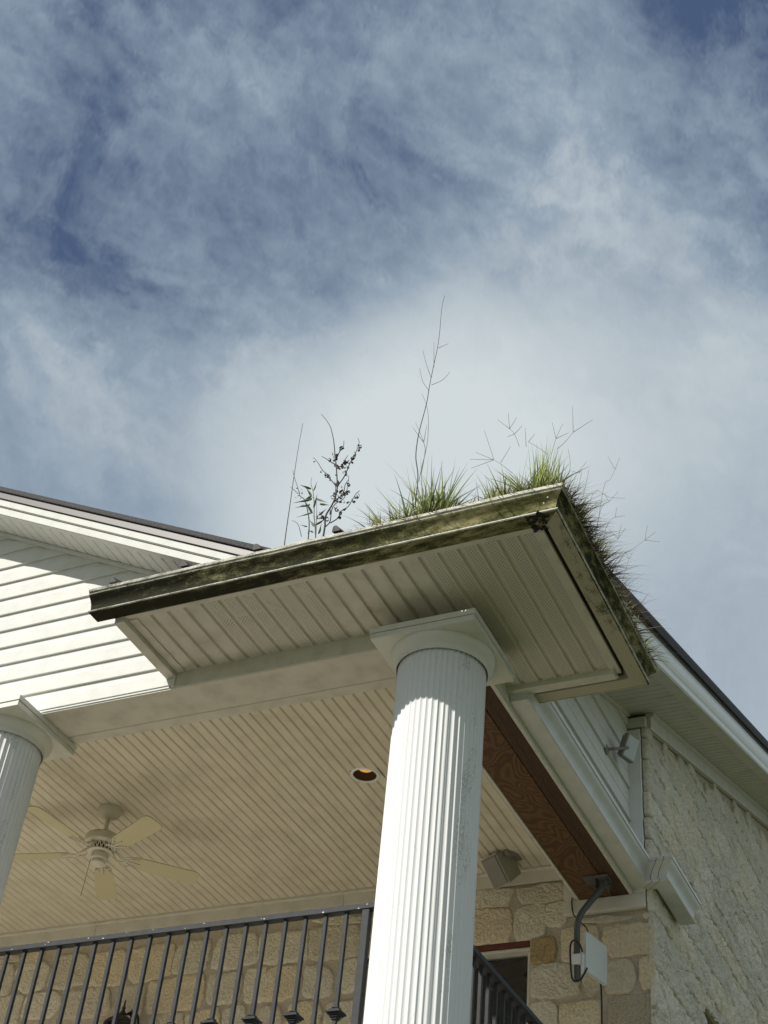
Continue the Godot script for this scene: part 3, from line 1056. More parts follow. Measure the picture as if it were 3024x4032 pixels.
	var b4 := PackedVector3Array()
	for p in pr:
		a4.append(Vector3(0, 0, -5.09) + gdir * p.x + gup * p.y)
		b4.append(Vector3(0, 0, -5.315) + gdir * p.x + gup * p.y)
	extrude(st4, a4, b4)
	var gm := done(st4)
	for i in 46:
		part("soffit_strip", gm, M.siding, gs, Vector3(0, 2.924, 0) + Vector3(-3.2, 1.6, 0) + gdir * (i * w))

# ---------------------------------------------------------------- columns
func build_columns() -> void:
	var R := 0.2235
	var st := mk()
	st.set_smooth_group(0)
	var flutes := 48
	var per := 8
	var n := flutes * per
	var ring := PackedVector2Array()
	for i in n + 1:
		var t := float(i % per) / per
		var dip := pow(sin(PI * t), 0.75) * 0.0078
		# two seams where the halves of the shaft lock together
		var f := int(i / float(per)) % flutes
		if f == 7 or f == 31:
			dip = 0.002 if t > 0.1 and t < 0.45 else 0.005
		var a := -PI + TAU * i / n
		ring.append(Vector2(cos(a), sin(a)) * (R - dip))
	var ys := [-1.6, 0.5, 2.5, 4.098]
	for k in ys.size() - 1:
		for i in n:
			var v := [Vector3(ring[i].x, ys[k], ring[i].y), Vector3(ring[i].x, ys[k + 1], ring[i].y), Vector3(ring[i + 1].x, ys[k + 1], ring[i + 1].y), Vector3(ring[i + 1].x, ys[k], ring[i + 1].y)]
			var u0 := float(i) / n
			var u1 := float(i + 1) / n
			var uv := [Vector2(u0, ys[k] / 2.0), Vector2(u0, ys[k + 1] / 2.0), Vector2(u1, ys[k + 1] / 2.0), Vector2(u1, ys[k] / 2.0)]
			for q in [0, 1, 2, 0, 2, 3]:
				st.set_uv(uv[q])
				st.add_vertex(v[q])
	var shaft := done(st)
	st = mk()
	lathe(st, PackedVector2Array([Vector2(0.2300, 4.150), Vector2(0.2300, 4.090), Vector2(0.2318, 4.087), Vector2(0.2345, 4.092), Vector2(0.2345, 4.112), Vector2(0.236, 4.118), Vector2(0.246, 4.128), Vector2(0.257, 4.142), Vector2(0.264, 4.156), Vector2(0.2665, 4.168), Vector2(0.2665, 4.174)]), Vector3.ZERO, 96)
	var ech := done(st)
	st = mk()
	cbox(st, Vector3(-0.280, 4.172, -0.280), Vector3(0.280, 4.2045, 0.280), 0.002)
	var low := done(st)
	st = mk()
	cbox(st, Vector3(-0.2845, 4.2065, -0.2845), Vector3(0.2845, 4.2385, 0.2845), 0.002)
	var upp := done(st)
	st = mk()
	cbox(st, Vector3(-0.278, 4.19, -0.278), Vector3(0.278, 4.22, 0.278), 0.0)
	var gap := done(st)
	st = mk()
	lathe(st, PackedVector2Array([Vector2(0.30, -1.6), Vector2(0.30, -1.52), Vector2(0.27, -1.47), Vector2(0.225, -1.44)]), Vector3.ZERO, 64)
	var base := done(st)
	var spots := [[Vector3(-2.5235, -1.6, -5.4155), "white fluted column under the corner of the eave, mildew streaks down one side"], [Vector3(-5.226, -1.6, -5.386), "white fluted column under the sunlit siding, beside the ceiling fan"]]
	for s in spots:
		var c := thing("porch_column", s[1], "column", s[0], "columns of the porch")
		var sh := Vector3(s[0].x, 0, s[0].z)
		part("shaft", shaft, M.column, c, sh)
		var cap := part("capital", ech, M.capital, c, sh)
		part("abacus", low, M.capital, cap)
		part("abacus", upp, M.capital, cap)
		part("joint", gap, M.dark, cap)
		part("foot", base, M.white, c, sh)

# ---------------------------------------------------------------- gutters
const K_PROFILE := [0.0, 0.122, 0.0, 0.0, 0.084, 0.0, 0.0905, 0.003, 0.0915, 0.008, 0.088, 0.0125, 0.0785, 0.0165, 0.0785, 0.032, 0.084, 0.052, 0.095, 0.070, 0.111, 0.086, 0.120, 0.098, 0.1215, 0.106, 0.1275, 0.107, 0.1285, 0.122, 0.1265, 0.1245, 0.112, 0.1245, 0.1105, 0.118]

func sweep_run(p0: Vector3, p1: Vector3, o0: Vector3, o1: Vector3, scale_ := 1.0, jitter := 0.0) -> ArrayMesh:
	# one straight run of gutter between two (mitred) ends; o0 and o1 point outwards along the cuts
	var st := mk()
	var pr := PackedVector2Array()
	for i in range(0, K_PROFILE.size(), 2):
		pr.append(Vector2(K_PROFILE[i], K_PROFILE[i + 1]) * scale_)
	var arc := [0.0]
	for i in range(1, pr.size()):
		arc.append(arc[-1] + pr[i].distance_to(pr[i - 1]))
	# v: 0 at the back of the floor, 1 at the lip
	var back: float = arc[1]
	var total: float = arc[-1] - back
	var len := p0.distance_to(p1)
	var steps := maxi(2, int(len / 0.08))
	var w := noise(400, 3.0, 2)
	for i in pr.size() - 1:
		st.set_smooth_group(1 + (0 if i < 1 else 1 if i < 2 else 2 if i < 6 else 3 if i < 12 else 4 + i))
		for k in steps:
			var t0 := float(k) / steps
			var t1 := float(k + 1) / steps
			var q := []
			for e in [[t0, i], [t1, i], [t1, i + 1], [t0, i + 1]]:
				var pp: Vector2 = pr[e[1]]
				var c: Vector3 = p0.lerp(p1, e[0]) + o0.lerp(o1, e[0]) * pp.x + Vector3.UP * pp.y
				if jitter > 0.0 and e[1] > 5:
					c += o0 * w.get_noise_2d(e[0] * len, 0.0) * jitter * (pp.y / 0.12)
				q.append([c, Vector2(e[0], clampf((arc[e[1]] - back) / total, 0.0, 1.0))])
			for m in [0, 1, 2, 0, 2, 3]:
				st.set_uv(q[m][1])
				st.add_vertex(q[m][0])
	return done(st)

func cap_mesh(p: Vector3, out: Vector3, along: Vector3, scale_ := 1.0) -> ArrayMesh:
	var st := mk()
	var a := PackedVector3Array()
	var b := PackedVector3Array()
	for i in range(0, K_PROFILE.size() - 2, 2):
		var q := Vector2(K_PROFILE[i], K_PROFILE[i + 1]) * scale_
		a.append(p + out * q.x + Vector3.UP * q.y)
		b.append(p + out * q.x + Vector3.UP * q.y + along * 0.004)
	extrude(st, a, b)
	return done(st)

func build_gutters() -> void:
	var Z := Vector3.BACK
	var X := Vector3.RIGHT
	var g := thing("rain_gutter", "old rain gutter round the eave, streaked with algae and full of weeds", "gutter", Vector3(-2.5, YS, -4.77))
	var A := Vector3(-4.235, YS - 0.002, -4.768)
	var B := Vector3(-1.750, YS - 0.002, -4.768)
	var C := Vector3(-1.750, YS - 0.002, -6.075)
	var D := Vector3(-2.395, YS - 0.002, -6.075)
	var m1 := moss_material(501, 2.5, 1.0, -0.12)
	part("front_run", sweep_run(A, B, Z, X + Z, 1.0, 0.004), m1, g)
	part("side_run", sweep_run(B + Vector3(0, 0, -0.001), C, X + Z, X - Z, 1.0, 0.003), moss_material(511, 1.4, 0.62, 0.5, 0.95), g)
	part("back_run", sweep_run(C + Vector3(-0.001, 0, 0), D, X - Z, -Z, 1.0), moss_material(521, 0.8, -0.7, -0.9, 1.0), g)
	part("end_cap", cap_mesh(A, Z, -X), M.dark, g)
	part("end_cap", cap_mesh(D, -Z, -X), M.gutter_white, g)
	# earth inside
	var st := mk()
	cbox(st, Vector3(-4.19, YS + 0.05, -4.766), Vector3(-1.70, YS + 0.100, -4.690), 0.004)
	part("earth", done(st), M.soil, g)
	st = mk()
	cbox(st, Vector3(-1.748, YS + 0.05, -4.70), Vector3(-1.672, YS + 0.101, -6.06), 0.004)
	part("earth", done(st), M.soil, g)
	# joints: mitre seams, rivets
	st = mk()
	for q in [Vector3(-1.70, YS + 0.06, -4.655), Vector3(-1.725, YS + 0.045, -4.672)]:
		lathe(st, PackedVector2Array([Vector2(0.0, 0.004), Vector2(0.003, 0.003), Vector2(0.0042, 0.0)]), q, 10, Basis(Vector3.RIGHT, PI / 2))
	part("rivet", done(st), M.trim, g)
	# the rotted corner: torn, blackened flakes hanging under the mitre
	st = mk()
	var r := RandomNumberGenerator.new()
	r.seed = 77
	for i in 26:
		var c := Vector3(-1.76 + r.randf_range(-0.06, 0.045), YS - 0.004 - r.randf() * 0.006, -4.725 + r.randf_range(-0.07, 0.04))
		var pts := PackedVector3Array()
		var k := 7
		var rad := r.randf_range(0.006, 0.024)
		for j in k:
			var a := TAU * j / k
			pts.append(c + Vector3(cos(a) * rad * r.randf_range(0.5, 1.2), r.randf_range(-0.006, 0.003), sin(a) * rad * r.randf_range(0.5, 1.3)))
		for j in k:
			tri(st, c, pts[j], pts[(j + 1) % k])
	part("rotted_flakes", done(st), M.dark, g)

	# clean gutter on the side wall, stepping round the stone corner
	var c2 := thing("rain_gutter", "clean white gutter stepping round the limestone corner below the siding", "gutter", Vector3(-2.3, 4.262, -7.5))
	var y := 4.264
	var a0 := Vector3(-2.384, y, -6.00)
	var a1 := Vector3(-2.384, y, -8.263)
	var a2 := Vector3(-2.238, y, -8.263)
	var a3 := Vector3(-2.238, y, -8.80)
	var s := 1.16
	part("long_run", sweep_run(a0, a1, X, X + Z, s), M.gutter_white, c2)
	part("cross_run", sweep_run(a1, a2, X + Z, X + Z, s), M.gutter_white, c2)
	part("short_run", sweep_run(a2, a3, X + Z, X, s), M.gutter_white, c2)
	part("end_cap", cap_mesh(a3, X, -Z, s), M.gutter_white, c2)
	part("end_cap", cap_mesh(a0, X, Z, s), M.gutter_white, c2)
	# joint straps across the short piece
	for x in [-2.345, -2.296]:
		var st2 := mk()
		var pr := PackedVector2Array()
		for i in range(2, K_PROFILE.size() - 4, 2):
			pr.append(Vector2(K_PROFILE[i], K_PROFILE[i + 1]) * s)
		for i in pr.size() - 1:
			var p := pr[i]
			var q := pr[i + 1]
			# follows the cross run, which shears outwards with x
			var o := Vector3(x, y - 0.0015, -8.2615)
			quad(st2, o + Vector3(p.x, p.y, p.x), o + Vector3(p.x + 0.003, p.y, p.x), o + Vector3(q.x + 0.003, q.y, q.x), o + Vector3(q.x, q.y, q.x))
		part("joint", done(st2), M.dark, c2)

# ---------------------------------------------------------------- railings
func knuckle_mesh() -> ArrayMesh:
	var st := mk()
	for b in [[0.0, 0.017, 0.006], [-0.010, 0.024, 0.007], [-0.020, 0.036, 0.010], [-0.031, 0.028, 0.007], [-0.041, 0.021, 0.006], [-0.050, 0.016, 0.006]]:
		var r: float = b[1]
		var y: float = b[0]
		cbox(st, Vector3(-r, y - b[2], -r), Vector3(r, y, r), 0.002)
	return done(st)

func build_railings() -> void:
	var hw := 0.0092
	var st := mk()
	cbox(st, Vector3(-hw, 1.86, -hw), Vector3(hw, 2.853, hw), 0.0015)
	var bal := done(st)
	var kn := knuckle_mesh()
	st = mk()
	cbox(st, Vector3(-0.018, 1.80, -0.018), Vector3(0.018, 2.853, 0.018), 0.002)
	var post := done(st)
	var r := thing("balcony_railing", "black iron balcony railing between the two columns, pale stone behind it", "railing", Vector3(-4, 1.80, -5.415))
	box_part("top_rail", Vector3(-5.02, 2.853, -5.437), Vector3(-2.74, 2.881, -5.393), M.iron, r, 0.002)
	box_part("bottom_rail", Vector3(-5.02, 1.86, -5.430), Vector3(-2.74, 1.885, -5.400), M.iron, r, 0.002)
	var i := 0
	var x := -2.807
	while x > -5.01:
		var m := part("post" if i == 0 else "baluster", post if i == 0 else bal, M.iron, r, Vector3(x, 0, -5.415))
		if i % 2 == 1 and i > 0:
			part("knuckle", kn, M.iron, m, Vector3(0, 2.412, 0))
		x -= 0.1045 if i < 6 else 0.1062
		i += 1
	# paint has chipped along the rail
	st = mk()
	var rr := RandomNumberGenerator.new()
	rr.seed = 9
	for k in 16:
		var c := Vector3(rr.randf_range(-4.95, -2.8), 2.857 + rr.randf() * 0.02, -5.3922)
		var p := PackedVector3Array()
		var s := rr.randf_range(0.0015, 0.0045)
		for j in 7:
			p.append(c + Vector3(cos(TAU * j / 7) * s * rr.randf_range(0.6, 2.2), sin(TAU * j / 7) * s * rr.randf_range(0.5, 0.9), 0))
		for j in 7:
			tri(st, c, p[j], p[(j + 1) % 7])
	part("chipped_paint", done(st), M.trim, r)
	var r2 := thing("balcony_railing", "black iron railing running back from the corner column to the stone wall", "railing", Vector3(-2.515, 1.80, -7))
	box_part("top_rail", Vector3(-2.545, 2.853, -5.64), Vector3(-2.490, 2.881, -8.25), M.iron, r2, 0.002)
	box_part("bottom_rail", Vector3(-2.535, 1.86, -5.64), Vector3(-2.500, 1.885, -8.25), M.iron, r2, 0.002)
	var z := -5.80
	i = 0
	while z > -8.2:
		var m2 := part("baluster", bal, M.iron, r2, Vector3(-2.523, 0, z))
		if i % 2 == 1:
			part("knuckle", kn, M.iron, m2, Vector3(0, 2.412, 0))
		z -= 0.0995
		i += 1

# ---------------------------------------------------------------- ceiling fan
func build_fan() -> void:
	var F := Vector3(-5.485, YC, -6.77)
	var f := thing("ceiling_fan", "five bladed ceiling fan with woven tan blades under the porch ceiling", "ceiling fan", F)
	var st := mk()
	lathe(st, PackedVector2Array([Vector2(0.0, 0.0), Vector2(0.078, -0.001), Vector2(0.080, -0.012), Vector2(0.074, -0.034), Vector2(0.058, -0.056), Vector2(0.036, -0.068), Vector2(0.0, -0.070)]), F, 40)
	part("canopy", done(st), M.fan, f)
	st = mk()
	tube(st, PackedVector3Array([F + Vector3(0, -0.066, 0), F + Vector3(0, -0.200, 0)]), 0.013, 0.013, 16)
	part("downrod", done(st), M.fan, f)
	st = mk()
	lathe(st, PackedVector2Array([Vector2(0.0, -0.183), Vector2(0.030, -0.184), Vector2(0.052, -0.191), Vector2(0.104, -0.202), Vector2(0.117, -0.215), Vector2(0.120, -0.233), Vector2(0.118, -0.261), Vector2(0.108, -0.271), Vector2(0.098, -0.275), Vector2(0.0, -0.277)]), F, 56)
	part("motor", done(st), M.fan, f)
	# pierced ring below the motor: uprights and slanting bars between two hoops
	st = mk()
	lathe(st, PackedVector2Array([Vector2(0.0, -0.276), Vector2(0.070, -0.276), Vector2(0.062, -0.315), Vector2(0.0, -0.315)]), F, 32)
	part("vent_core", done(st), M.dark, f)
	st = mk()
	lathe(st, PackedVector2Array([Vector2(0.080, -0.311), Vector2(0.083, -0.314), Vector2(0.083, -0.321), Vector2(0.078, -0.323), Vector2(0.0, -0.323)]), F, 48)
	for k in 20:
		var a0 := TAU * k / 20.0
		var a1 := TAU * (k + 0.5) / 20.0
		var a2 := TAU * (k + 1) / 20.0
		var top := F + Vector3(cos(a1) * 0.098, -0.274, sin(a1) * 0.098)
		tube(st, PackedVector3Array([F + Vector3(cos(a0) * 0.080, -0.315, sin(a0) * 0.080), top]), 0.0035, 0.0035, 6)
		tube(st, PackedVector3Array([F + Vector3(cos(a2) * 0.080, -0.315, sin(a2) * 0.080), top]), 0.0035, 0.0035, 6)
	part("vent_ring", done(st), M.fan, f)
	st = mk()
	lathe(st, PackedVector2Array([Vector2(0.0, -0.322), Vector2(0.050, -0.323), Vector2(0.056, -0.333), Vector2(0.056, -0.363), Vector2(0.050, -0.370), Vector2(0.046, -0.371), Vector2(0.046, -0.395), Vector2(0.036, -0.405), Vector2(0.012, -0.410), Vector2(0.0, -0.410)]), F, 40)
	part("switch_housing", done(st), M.fan, f)
	st = mk()
	tube(st, PackedVector3Array([F + Vector3(-0.04, -0.33, 0.03), F + Vector3(-0.045, -0.515, 0.03), F + Vector3(-0.05, -0.625, 0.028)]), 0.0016, 0.0016, 5)
	part("pull_chain", done(st), M.roof_trim, f)
	# one blade with its iron, turned round the hub
	var bl := mk()
	var ol := [Vector2(0.20, -0.045), Vector2(0.24, -0.058), Vector2(0.60, -0.070), Vector2(0.645, -0.064), Vector2(0.660, -0.045), Vector2(0.660, 0.045), Vector2(0.645, 0.064), Vector2(0.60, 0.070), Vector2(0.24, 0.058), Vector2(0.20, 0.045)]
	var ea := PackedVector3Array()
	var eb := PackedVector3Array()
	for p in ol:
		ea.append(Vector3(p.x, -0.0035, p.y))
		eb.append(Vector3(p.x, 0.0035, p.y))
	extrude(bl, ea, eb)
	var blade := done(bl)
	var ir := mk()
	for s in [-1.0, 1.0]:
		tube(ir, curve(PackedVector3Array([Vector3(0.085, 0.040, 0.010 * s), Vector3(0.12, 0.006, 0.034 * s), Vector3(0.17, -0.006, 0.012 * s), Vector3(0.205, -0.008, 0.030 * s), Vector3(0.255, -0.007, 0.046 * s)]), 4), 0.006, 0.0045, 7)
		tube(ir, curve(PackedVector3Array([Vector3(0.15, -0.004, 0.014 * s), Vector3(0.19, -0.008, 0.050 * s), Vector3(0.225, -0.008, 0.020 * s)]), 4), 0.004, 0.004, 6)
	tube(ir, PackedVector3Array([Vector3(0.085, 0.042, 0), Vector3(0.16, -0.006, 0), Vector3(0.27, -0.007, 0)]), 0.007, 0.005, 8)
	var iron := done(ir)
	for k in 5:
		var ang := deg_to_rad(25.5 + 72.0 * k)
		var bs := Basis(Vector3.UP, -ang) * Basis(Vector3.RIGHT, deg_to_rad(-12.0))
		var o := part("blade", blade, M.wicker, f)
		o.transform = Transform3D(bs, Vector3(0, -0.325, 0))
		part("blade_iron", iron, M.fan, o)

# ---------------------------------------------------------------- fittings on walls and ceiling
func build_fittings() -> void:
	# recessed light
	var c := LIGHT
	var l := thing("recessed_light", "round recessed ceiling light with a warm bulb beside the corner column", "ceiling light", c)
	var st := mk()
	lathe(st, PackedVector2Array([Vector2(0.074, 0.004), Vector2(0.073, -0.001), Vector2(0.077, -0.005), Vector2(0.086, -0.005), Vector2(0.092, -0.001), Vector2(0.092, 0.002)]), c, 56)
	part("trim_ring", done(st), M.white, l)
	st = mk()
	lathe(st, PackedVector2Array([Vector2(0.074, 0.0), Vector2(0.071, 0.03), Vector2(0.070, 0.10), Vector2(0.0, 0.10)]), c, 56)
	part("baffle", done(st), plain(Color(0.035, 0.022, 0.014), 0.6), l)
	st = mk()
	lathe(st, PackedVector2Array([Vector2(0.0, 0.038), Vector2(0.030, 0.040), Vector2(0.046, 0.046), Vector2(0.054, 0.060), Vector2(0.045, 0.090)]), c, 40)
	var bulb := plain(Color(0.5, 0.36, 0.2), 0.3)
	bulb.emission_enabled = true
	bulb.emission = Color(1.0, 0.72, 0.40)
	bulb.emission_energy_multiplier = 0.45
	part("bulb", done(st), bulb, l)
	var lamp := SpotLight3D.new()
	lamp.name = "bulb_light"
	lamp.light_color = Color(1.0, 0.7, 0.4)
	lamp.light_energy = 0.05
	lamp.light_size = 0.05
	lamp.spot_range = 8.0
	lamp.spot_attenuation = 2.0
	lamp.spot_angle = 50.0
	lamp.shadow_enabled = true
	l.add_child(lamp)
	lamp.position = Vector3(0, 0.030, 0)
	lamp.rotation.x = -PI / 2

	# outdoor speaker on its swivel
	var sp := thing("outdoor_speaker", "grey outdoor speaker on a swivel bracket in the porch corner", "speaker", Vector3(-3.16, 4.40, -8.0))
	var bz := Vector3(-0.42, -0.62, 0.66).normalized()
	var bx := Vector3(0.86, -0.02, 0.52)
	bx = (bx - bz * bx.dot(bz)).normalized()
	var by := bz.cross(bx)
	var tr := Transform3D(Basis(bx, by, bz), Vector3(-3.222, 4.418, -8.04))
	st = mk()
	var fw := 0.080
	var fh := 0.104
	var pr := [Vector3(-fw, -fh, 0.05), Vector3(fw, -fh, 0.05), Vector3(fw, fh, 0.05), Vector3(-fw, fh, 0.05), Vector3(-fw * 0.62, -fh * 0.8, -0.11), Vector3(fw * 0.62, -fh * 0.8, -0.11), Vector3(fw * 0.62, fh * 0.9, -0.11), Vector3(-fw * 0.62, fh * 0.9, -0.11)]
	for i in 8:
		pr[i] = tr * (pr[i] as Vector3)
	hexa(st, pr)
	part("cabinet", done(st), M.grey_plastic, sp)
	st = mk()
	cbox(st, Vector3(-fw + 0.008, -fh + 0.008, 0.048), Vector3(fw - 0.008, fh - 0.008, 0.062), 0.006, tr)
	part("grille", done(st), M.grille, sp)
	st = mk()
	var sw := tr * Vector3(0.085, 0.075, -0.05)
	lathe(st, PackedVector2Array([Vector2(0, 0.022), Vector2(0.024, 0.020), Vector2(0.032, 0.012), Vector2(0.034, 0.0), Vector2(0.02, -0.02)]), sw, 24, Basis(by, bx, -bz))
	tube(st, curve(PackedVector3Array([sw, sw + Vector3(0.03, 0.02, -0.03), sw + Vector3(0.025, 0.05, -0.06), Vector3(sw.x + 0.01, YC - 0.01, sw.z - 0.07)]), 4), 0.02, 0.024, 10)
	cbox(st, Vector3(sw.x - 0.035, YC - 0.012, sw.z - 0.12), Vector3(sw.x + 0.055, YC - 0.001, sw.z - 0.03), 0.003)
	part("swivel_bracket", done(st), M.cast, sp)

	# floodlight on the siding
	var fl := thing("floodlight", "small grey floodlight on an arm fixed to the side siding", "floodlight", Vector3(-2.39, 5.03, -7.73))
	st = mk()
	var base := Vector3(-2.392, 5.005, -7.735)
	lathe(st, PackedVector2Array([Vector2(0, 0.012), Vector2(0.012, 0.012), Vector2(0.034, 0.006), Vector2(0.037, 0.0)]), base, 28, Basis(Vector3.FORWARD, PI / 2))
	part("mounting_plate", done(st), M.cast, fl)
	st = mk()
	var head := Vector3(-2.285, 5.075, -7.86)
	tube(st, curve(PackedVector3Array([base + Vector3(0.005, 0, 0), base + Vector3(0.05, 0.01, -0.02), base + Vector3(0.075, 0.04, -0.075), head]), 4), 0.011, 0.010, 10)
	part("arm", done(st), M.cast, fl)
	st = mk()
	var hz := Vector3(0.80, -0.30, 0.35).normalized()
	var hx := Vector3(-0.30, 0.05, 0.72)
	hx = (hx - hz * hx.dot(hz)).normalized()
	var ht := Transform3D(Basis(hx, hz.cross(hx), hz), head + Vector3(0.0, 0.02, -0.04))
	cbox(st, Vector3(-0.060, -0.085, -0.028), Vector3(0.060, 0.085, 0.012), 0.008, ht)
	part("housing", done(st), M.cast, fl)
	st = mk()
	cbox(st, Vector3(-0.054, -0.078, 0.006), Vector3(0.054, 0.078, 0.019), 0.005, ht)
	part("lens", done(st), plain(Color(0.50, 0.54, 0.54), 0.25), fl)
	st = mk()
	for k in 7:
		cbox(st, Vector3(-0.050 + k * 0.0167 - 0.003, -0.07, -0.042), Vector3(-0.050 + k * 0.0167 + 0.003, 0.07, -0.026), 0.001, ht)
	part("cooling_fin", done(st), M.cast, fl)

	# aerial on a bent mast under the side beam
	var an := thing("panel_antenna", "white square panel antenna on a bent grey mast under the plywood beam", "antenna", Vector3(-2.53, 4.24, -7.98))
	st = mk()
	cbox(st, Vector3(-2.625, YB - 0.010, -8.05), Vector3(-2.46, YB - 0.005, -7.93), 0.002)
	cbox(st, Vector3(-2.555, YB - 0.075, -8.045), Vector3(-2.549, YB - 0.010, -7.965), 0.002)
	cbox(st, Vector3(-2.487, YB - 0.075, -8.045), Vector3(-2.481, YB - 0.010, -7.965), 0.002)
	tube(st, PackedVector3Array([Vector3(-2.575, YB - 0.05, -8.0), Vector3(-2.461, YB - 0.05, -8.0)]), 0.007, 0.007, 8)
	part("bracket", done(st), M.bracket, an)
	st = mk()
	tube(st, curve(PackedVector3Array([Vector3(-2.490, 4.205, -7.99), Vector3(-2.540, 4.130, -7.975), Vector3(-2.595, 4.045, -7.945), Vector3(-2.628, 3.975, -7.915), Vector3(-2.645, 3.90, -7.9), Vector3(-2.648, 3.799, -7.9), Vector3(-2.648, 3.68, -7.9), Vector3(-2.646, 3.553, -7.9)]), 5), 0.0195, 0.0195, 18)
	part("mast", done(st), M.pipe, an)
	st = mk()
	# panel: upright square, facing mostly sideways
	var ph := Vector3(0.056, 0, -0.244).normalized()
	var pn := Vector3(0.975, 0.0, 0.224).normalized()
	var pt := Transform3D(Basis(ph, Vector3.UP, pn), Vector3(-2.571, 3.731, -8.025))
	rounded_plate(st, 0.124, 0.128, 0.011, 0.016, pt)
	part("panel", done(st), M.panel, an)
	st = mk()
	var bump := pt * Vector3(0.01, 0.035, 0.010)
	lathe(st, PackedVector2Array([Vector2(0, 0.003), Vector2(0.007, 0.0025), Vector2(0.010, 0.0)]), bump, 20, Basis(ph, pn, Vector3.DOWN))
	part("emblem", done(st), M.panel, an)
	st = mk()
	cbox(st, Vector3(-2.676, 3.640, -7.93), Vector3(-2.618, 3.705, -7.868), 0.006)
	cbox(st, Vector3(-2.62, 3.585, -7.935), Vector3(-2.600, 3.71, -7.885), 0.004)
	cbox(st, Vector3(-2.622, 3.655, -7.99), Vector3(-2.592, 3.70, -7.91), 0.004)
	part("clamp", done(st), M.panel, an)
	st = mk()
	tube(st, PackedVector3Array([Vector3(-2.670, 3.785, -7.9), Vector3(-2.648, 3.783, -7.878), Vector3(-2.626, 3.785, -7.9)]), 0.002, 0.002, 6)
	part("cable_tie", done(st), M.panel, an)

	cable("black cable looped under the end of the antenna mast", [Vector3(-2.585, 3.62, -7.90), Vector3(-2.60, 3.575, -7.885), Vector3(-2.625, 3.54, -7.88), Vector3(-2.655, 3.535, -7.876), Vector3(-2.672, 3.565, -7.874), Vector3(-2.680, 3.66, -7.872), Vector3(-2.682, 3.75, -7.874), Vector3(-2.672, 3.785, -7.876), Vector3(-2.655, 3.79, -7.876), Vector3(-2.625, 3.765, -7.876), Vector3(-2.610, 3.72, -7.89)], 0.006)
	cable("thin black cable from the beam trim down behind the antenna mast", [Vector3(-2.79, 4.25, -8.225), Vector3(-2.788, 4.20, -8.215), Vector3(-2.77, 4.12, -8.20), Vector3(-2.72, 4.06, -8.17), Vector3(-2.66, 3.98, -8.12), Vector3(-2.62, 3.90, -8.03)], 0.0045)
	cable("black cable hanging down the stone wall below the antenna panel", [Vector3(-2.60, 3.70, -8.10), Vector3(-2.60, 3.66, -8.20), Vector3(-2.601, 3.55, -8.228), Vector3(-2.603, 3.3, -8.23), Vector3(-2.60, 2.6, -8.23), Vector3(-2.60, 1.82, -8.23)], 0.0055)

	# lantern on the stone wall, cut by the frame's lower edge
	var lc := Vector3(-6.02, 3.30, -8.08)
	var ln := thing("wall_lantern", "black iron wall lantern with leaf finial on the stone behind the railing", "lantern", lc)
	st = mk()
	lathe(st, PackedVector2Array([Vector2(0.0, 0.505), Vector2(0.005, 0.49), Vector2(0.008, 0.45), Vector2(0.015, 0.44), Vector2(0.010, 0.425), Vector2(0.022, 0.405), Vector2(0.030, 0.395), Vector2(0.028, 0.385), Vector2(0.055, 0.368), Vector2(0.095, 0.345), Vector2(0.115, 0.325), Vector2(0.118, 0.312), Vector2(0.10, 0.31)]), lc, 32)
	part("roof", done(st), M.cable, ln)
	st = mk()
	for k in 6:
		var a := TAU * k / 6.0
		tube(st, PackedVector3Array([lc + Vector3(cos(a) * 0.10, 0.31, sin(a) * 0.10), lc + Vector3(cos(a) * 0.075, 0.03, sin(a) * 0.075)]), 0.006, 0.006, 6)
	lathe(st, PackedVector2Array([Vector2(0.0, -0.06), Vector2(0.02, -0.03), Vector2(0.06, 0.0), Vector2(0.082, 0.02), Vector2(0.082, 0.035), Vector2(0.0, 0.035)]), lc, 24)
	part("cage", done(st), M.cable, ln)
	st = mk()
	tube(st, curve(PackedVector3Array([lc + Vector3(0.02, 0.40, -0.02), lc + Vector3(0.05, 0.43, -0.07), lc + Vector3(0.05, 0.38, -0.13), lc + Vector3(0.02, 0.2, -0.155)]), 5), 0.009, 0.009, 8)
	for k in 9:
		var a := TAU * k / 9.0
		var o := lc + Vector3(0.075, 0.405, -0.02)
		tri(st, o, o + Vector3(cos(a) * 0.035, sin(a) * 0.045, 0.01), o + Vector3(cos(a + 0.6) * 0.03, sin(a + 0.6) * 0.03, -0.01))
	part("arm", done(st), M.cable, ln)
	st = mk()
	lathe(st, PackedVector2Array([Vector2(0.0, 0.02), Vector2(0.05, 0.015), Vector2(0.06, 0.0)]), lc + Vector3(0.02, 0.2, -0.165), 24, Basis(Vector3.RIGHT, PI / 2))
	part("wall_plate", done(st), M.cable, ln)

func rounded_plate(st: SurfaceTool, hw: float, hh: float, d: float, r: float, t: Transform3D) -> void:
	var o := PackedVector2Array()
	for q in 4:
		var c := Vector2((hw - r) * (1 if q == 0 or q == 3 else -1), (hh - r) * (1 if q < 2 else -1))
		for k in 6:
			var a := PI / 2 * (q + k / 5.0)
			o.append(c + Vector2(cos(a), sin(a)) * r)
	var rings := []
	for s in [[1.0, -d], [1.0, d * 0.55], [0.985, d * 0.8], [0.95, d * 0.92]]:
		var g := PackedVector3Array()
		for p in o:
			g.append(t * Vector3(p.x * s[0], p.y * s[0], s[1]))
		rings.append(g)
	for i in 3:
		st.set_smooth_group(1 if i < 1 else 2)
		for k in o.size():
			var j := (k + 1) % o.size()
			quad(st, rings[i][k], rings[i][j], rings[i + 1][j], rings[i + 1][k])
	st.set_smooth_group(-1)
	for k in range(1, o.size() - 1):
		tri(st, rings[3][0], rings[3][k], rings[3][k + 1])
		tri(st, rings[0][0], rings[0][k + 1], rings[0][k])

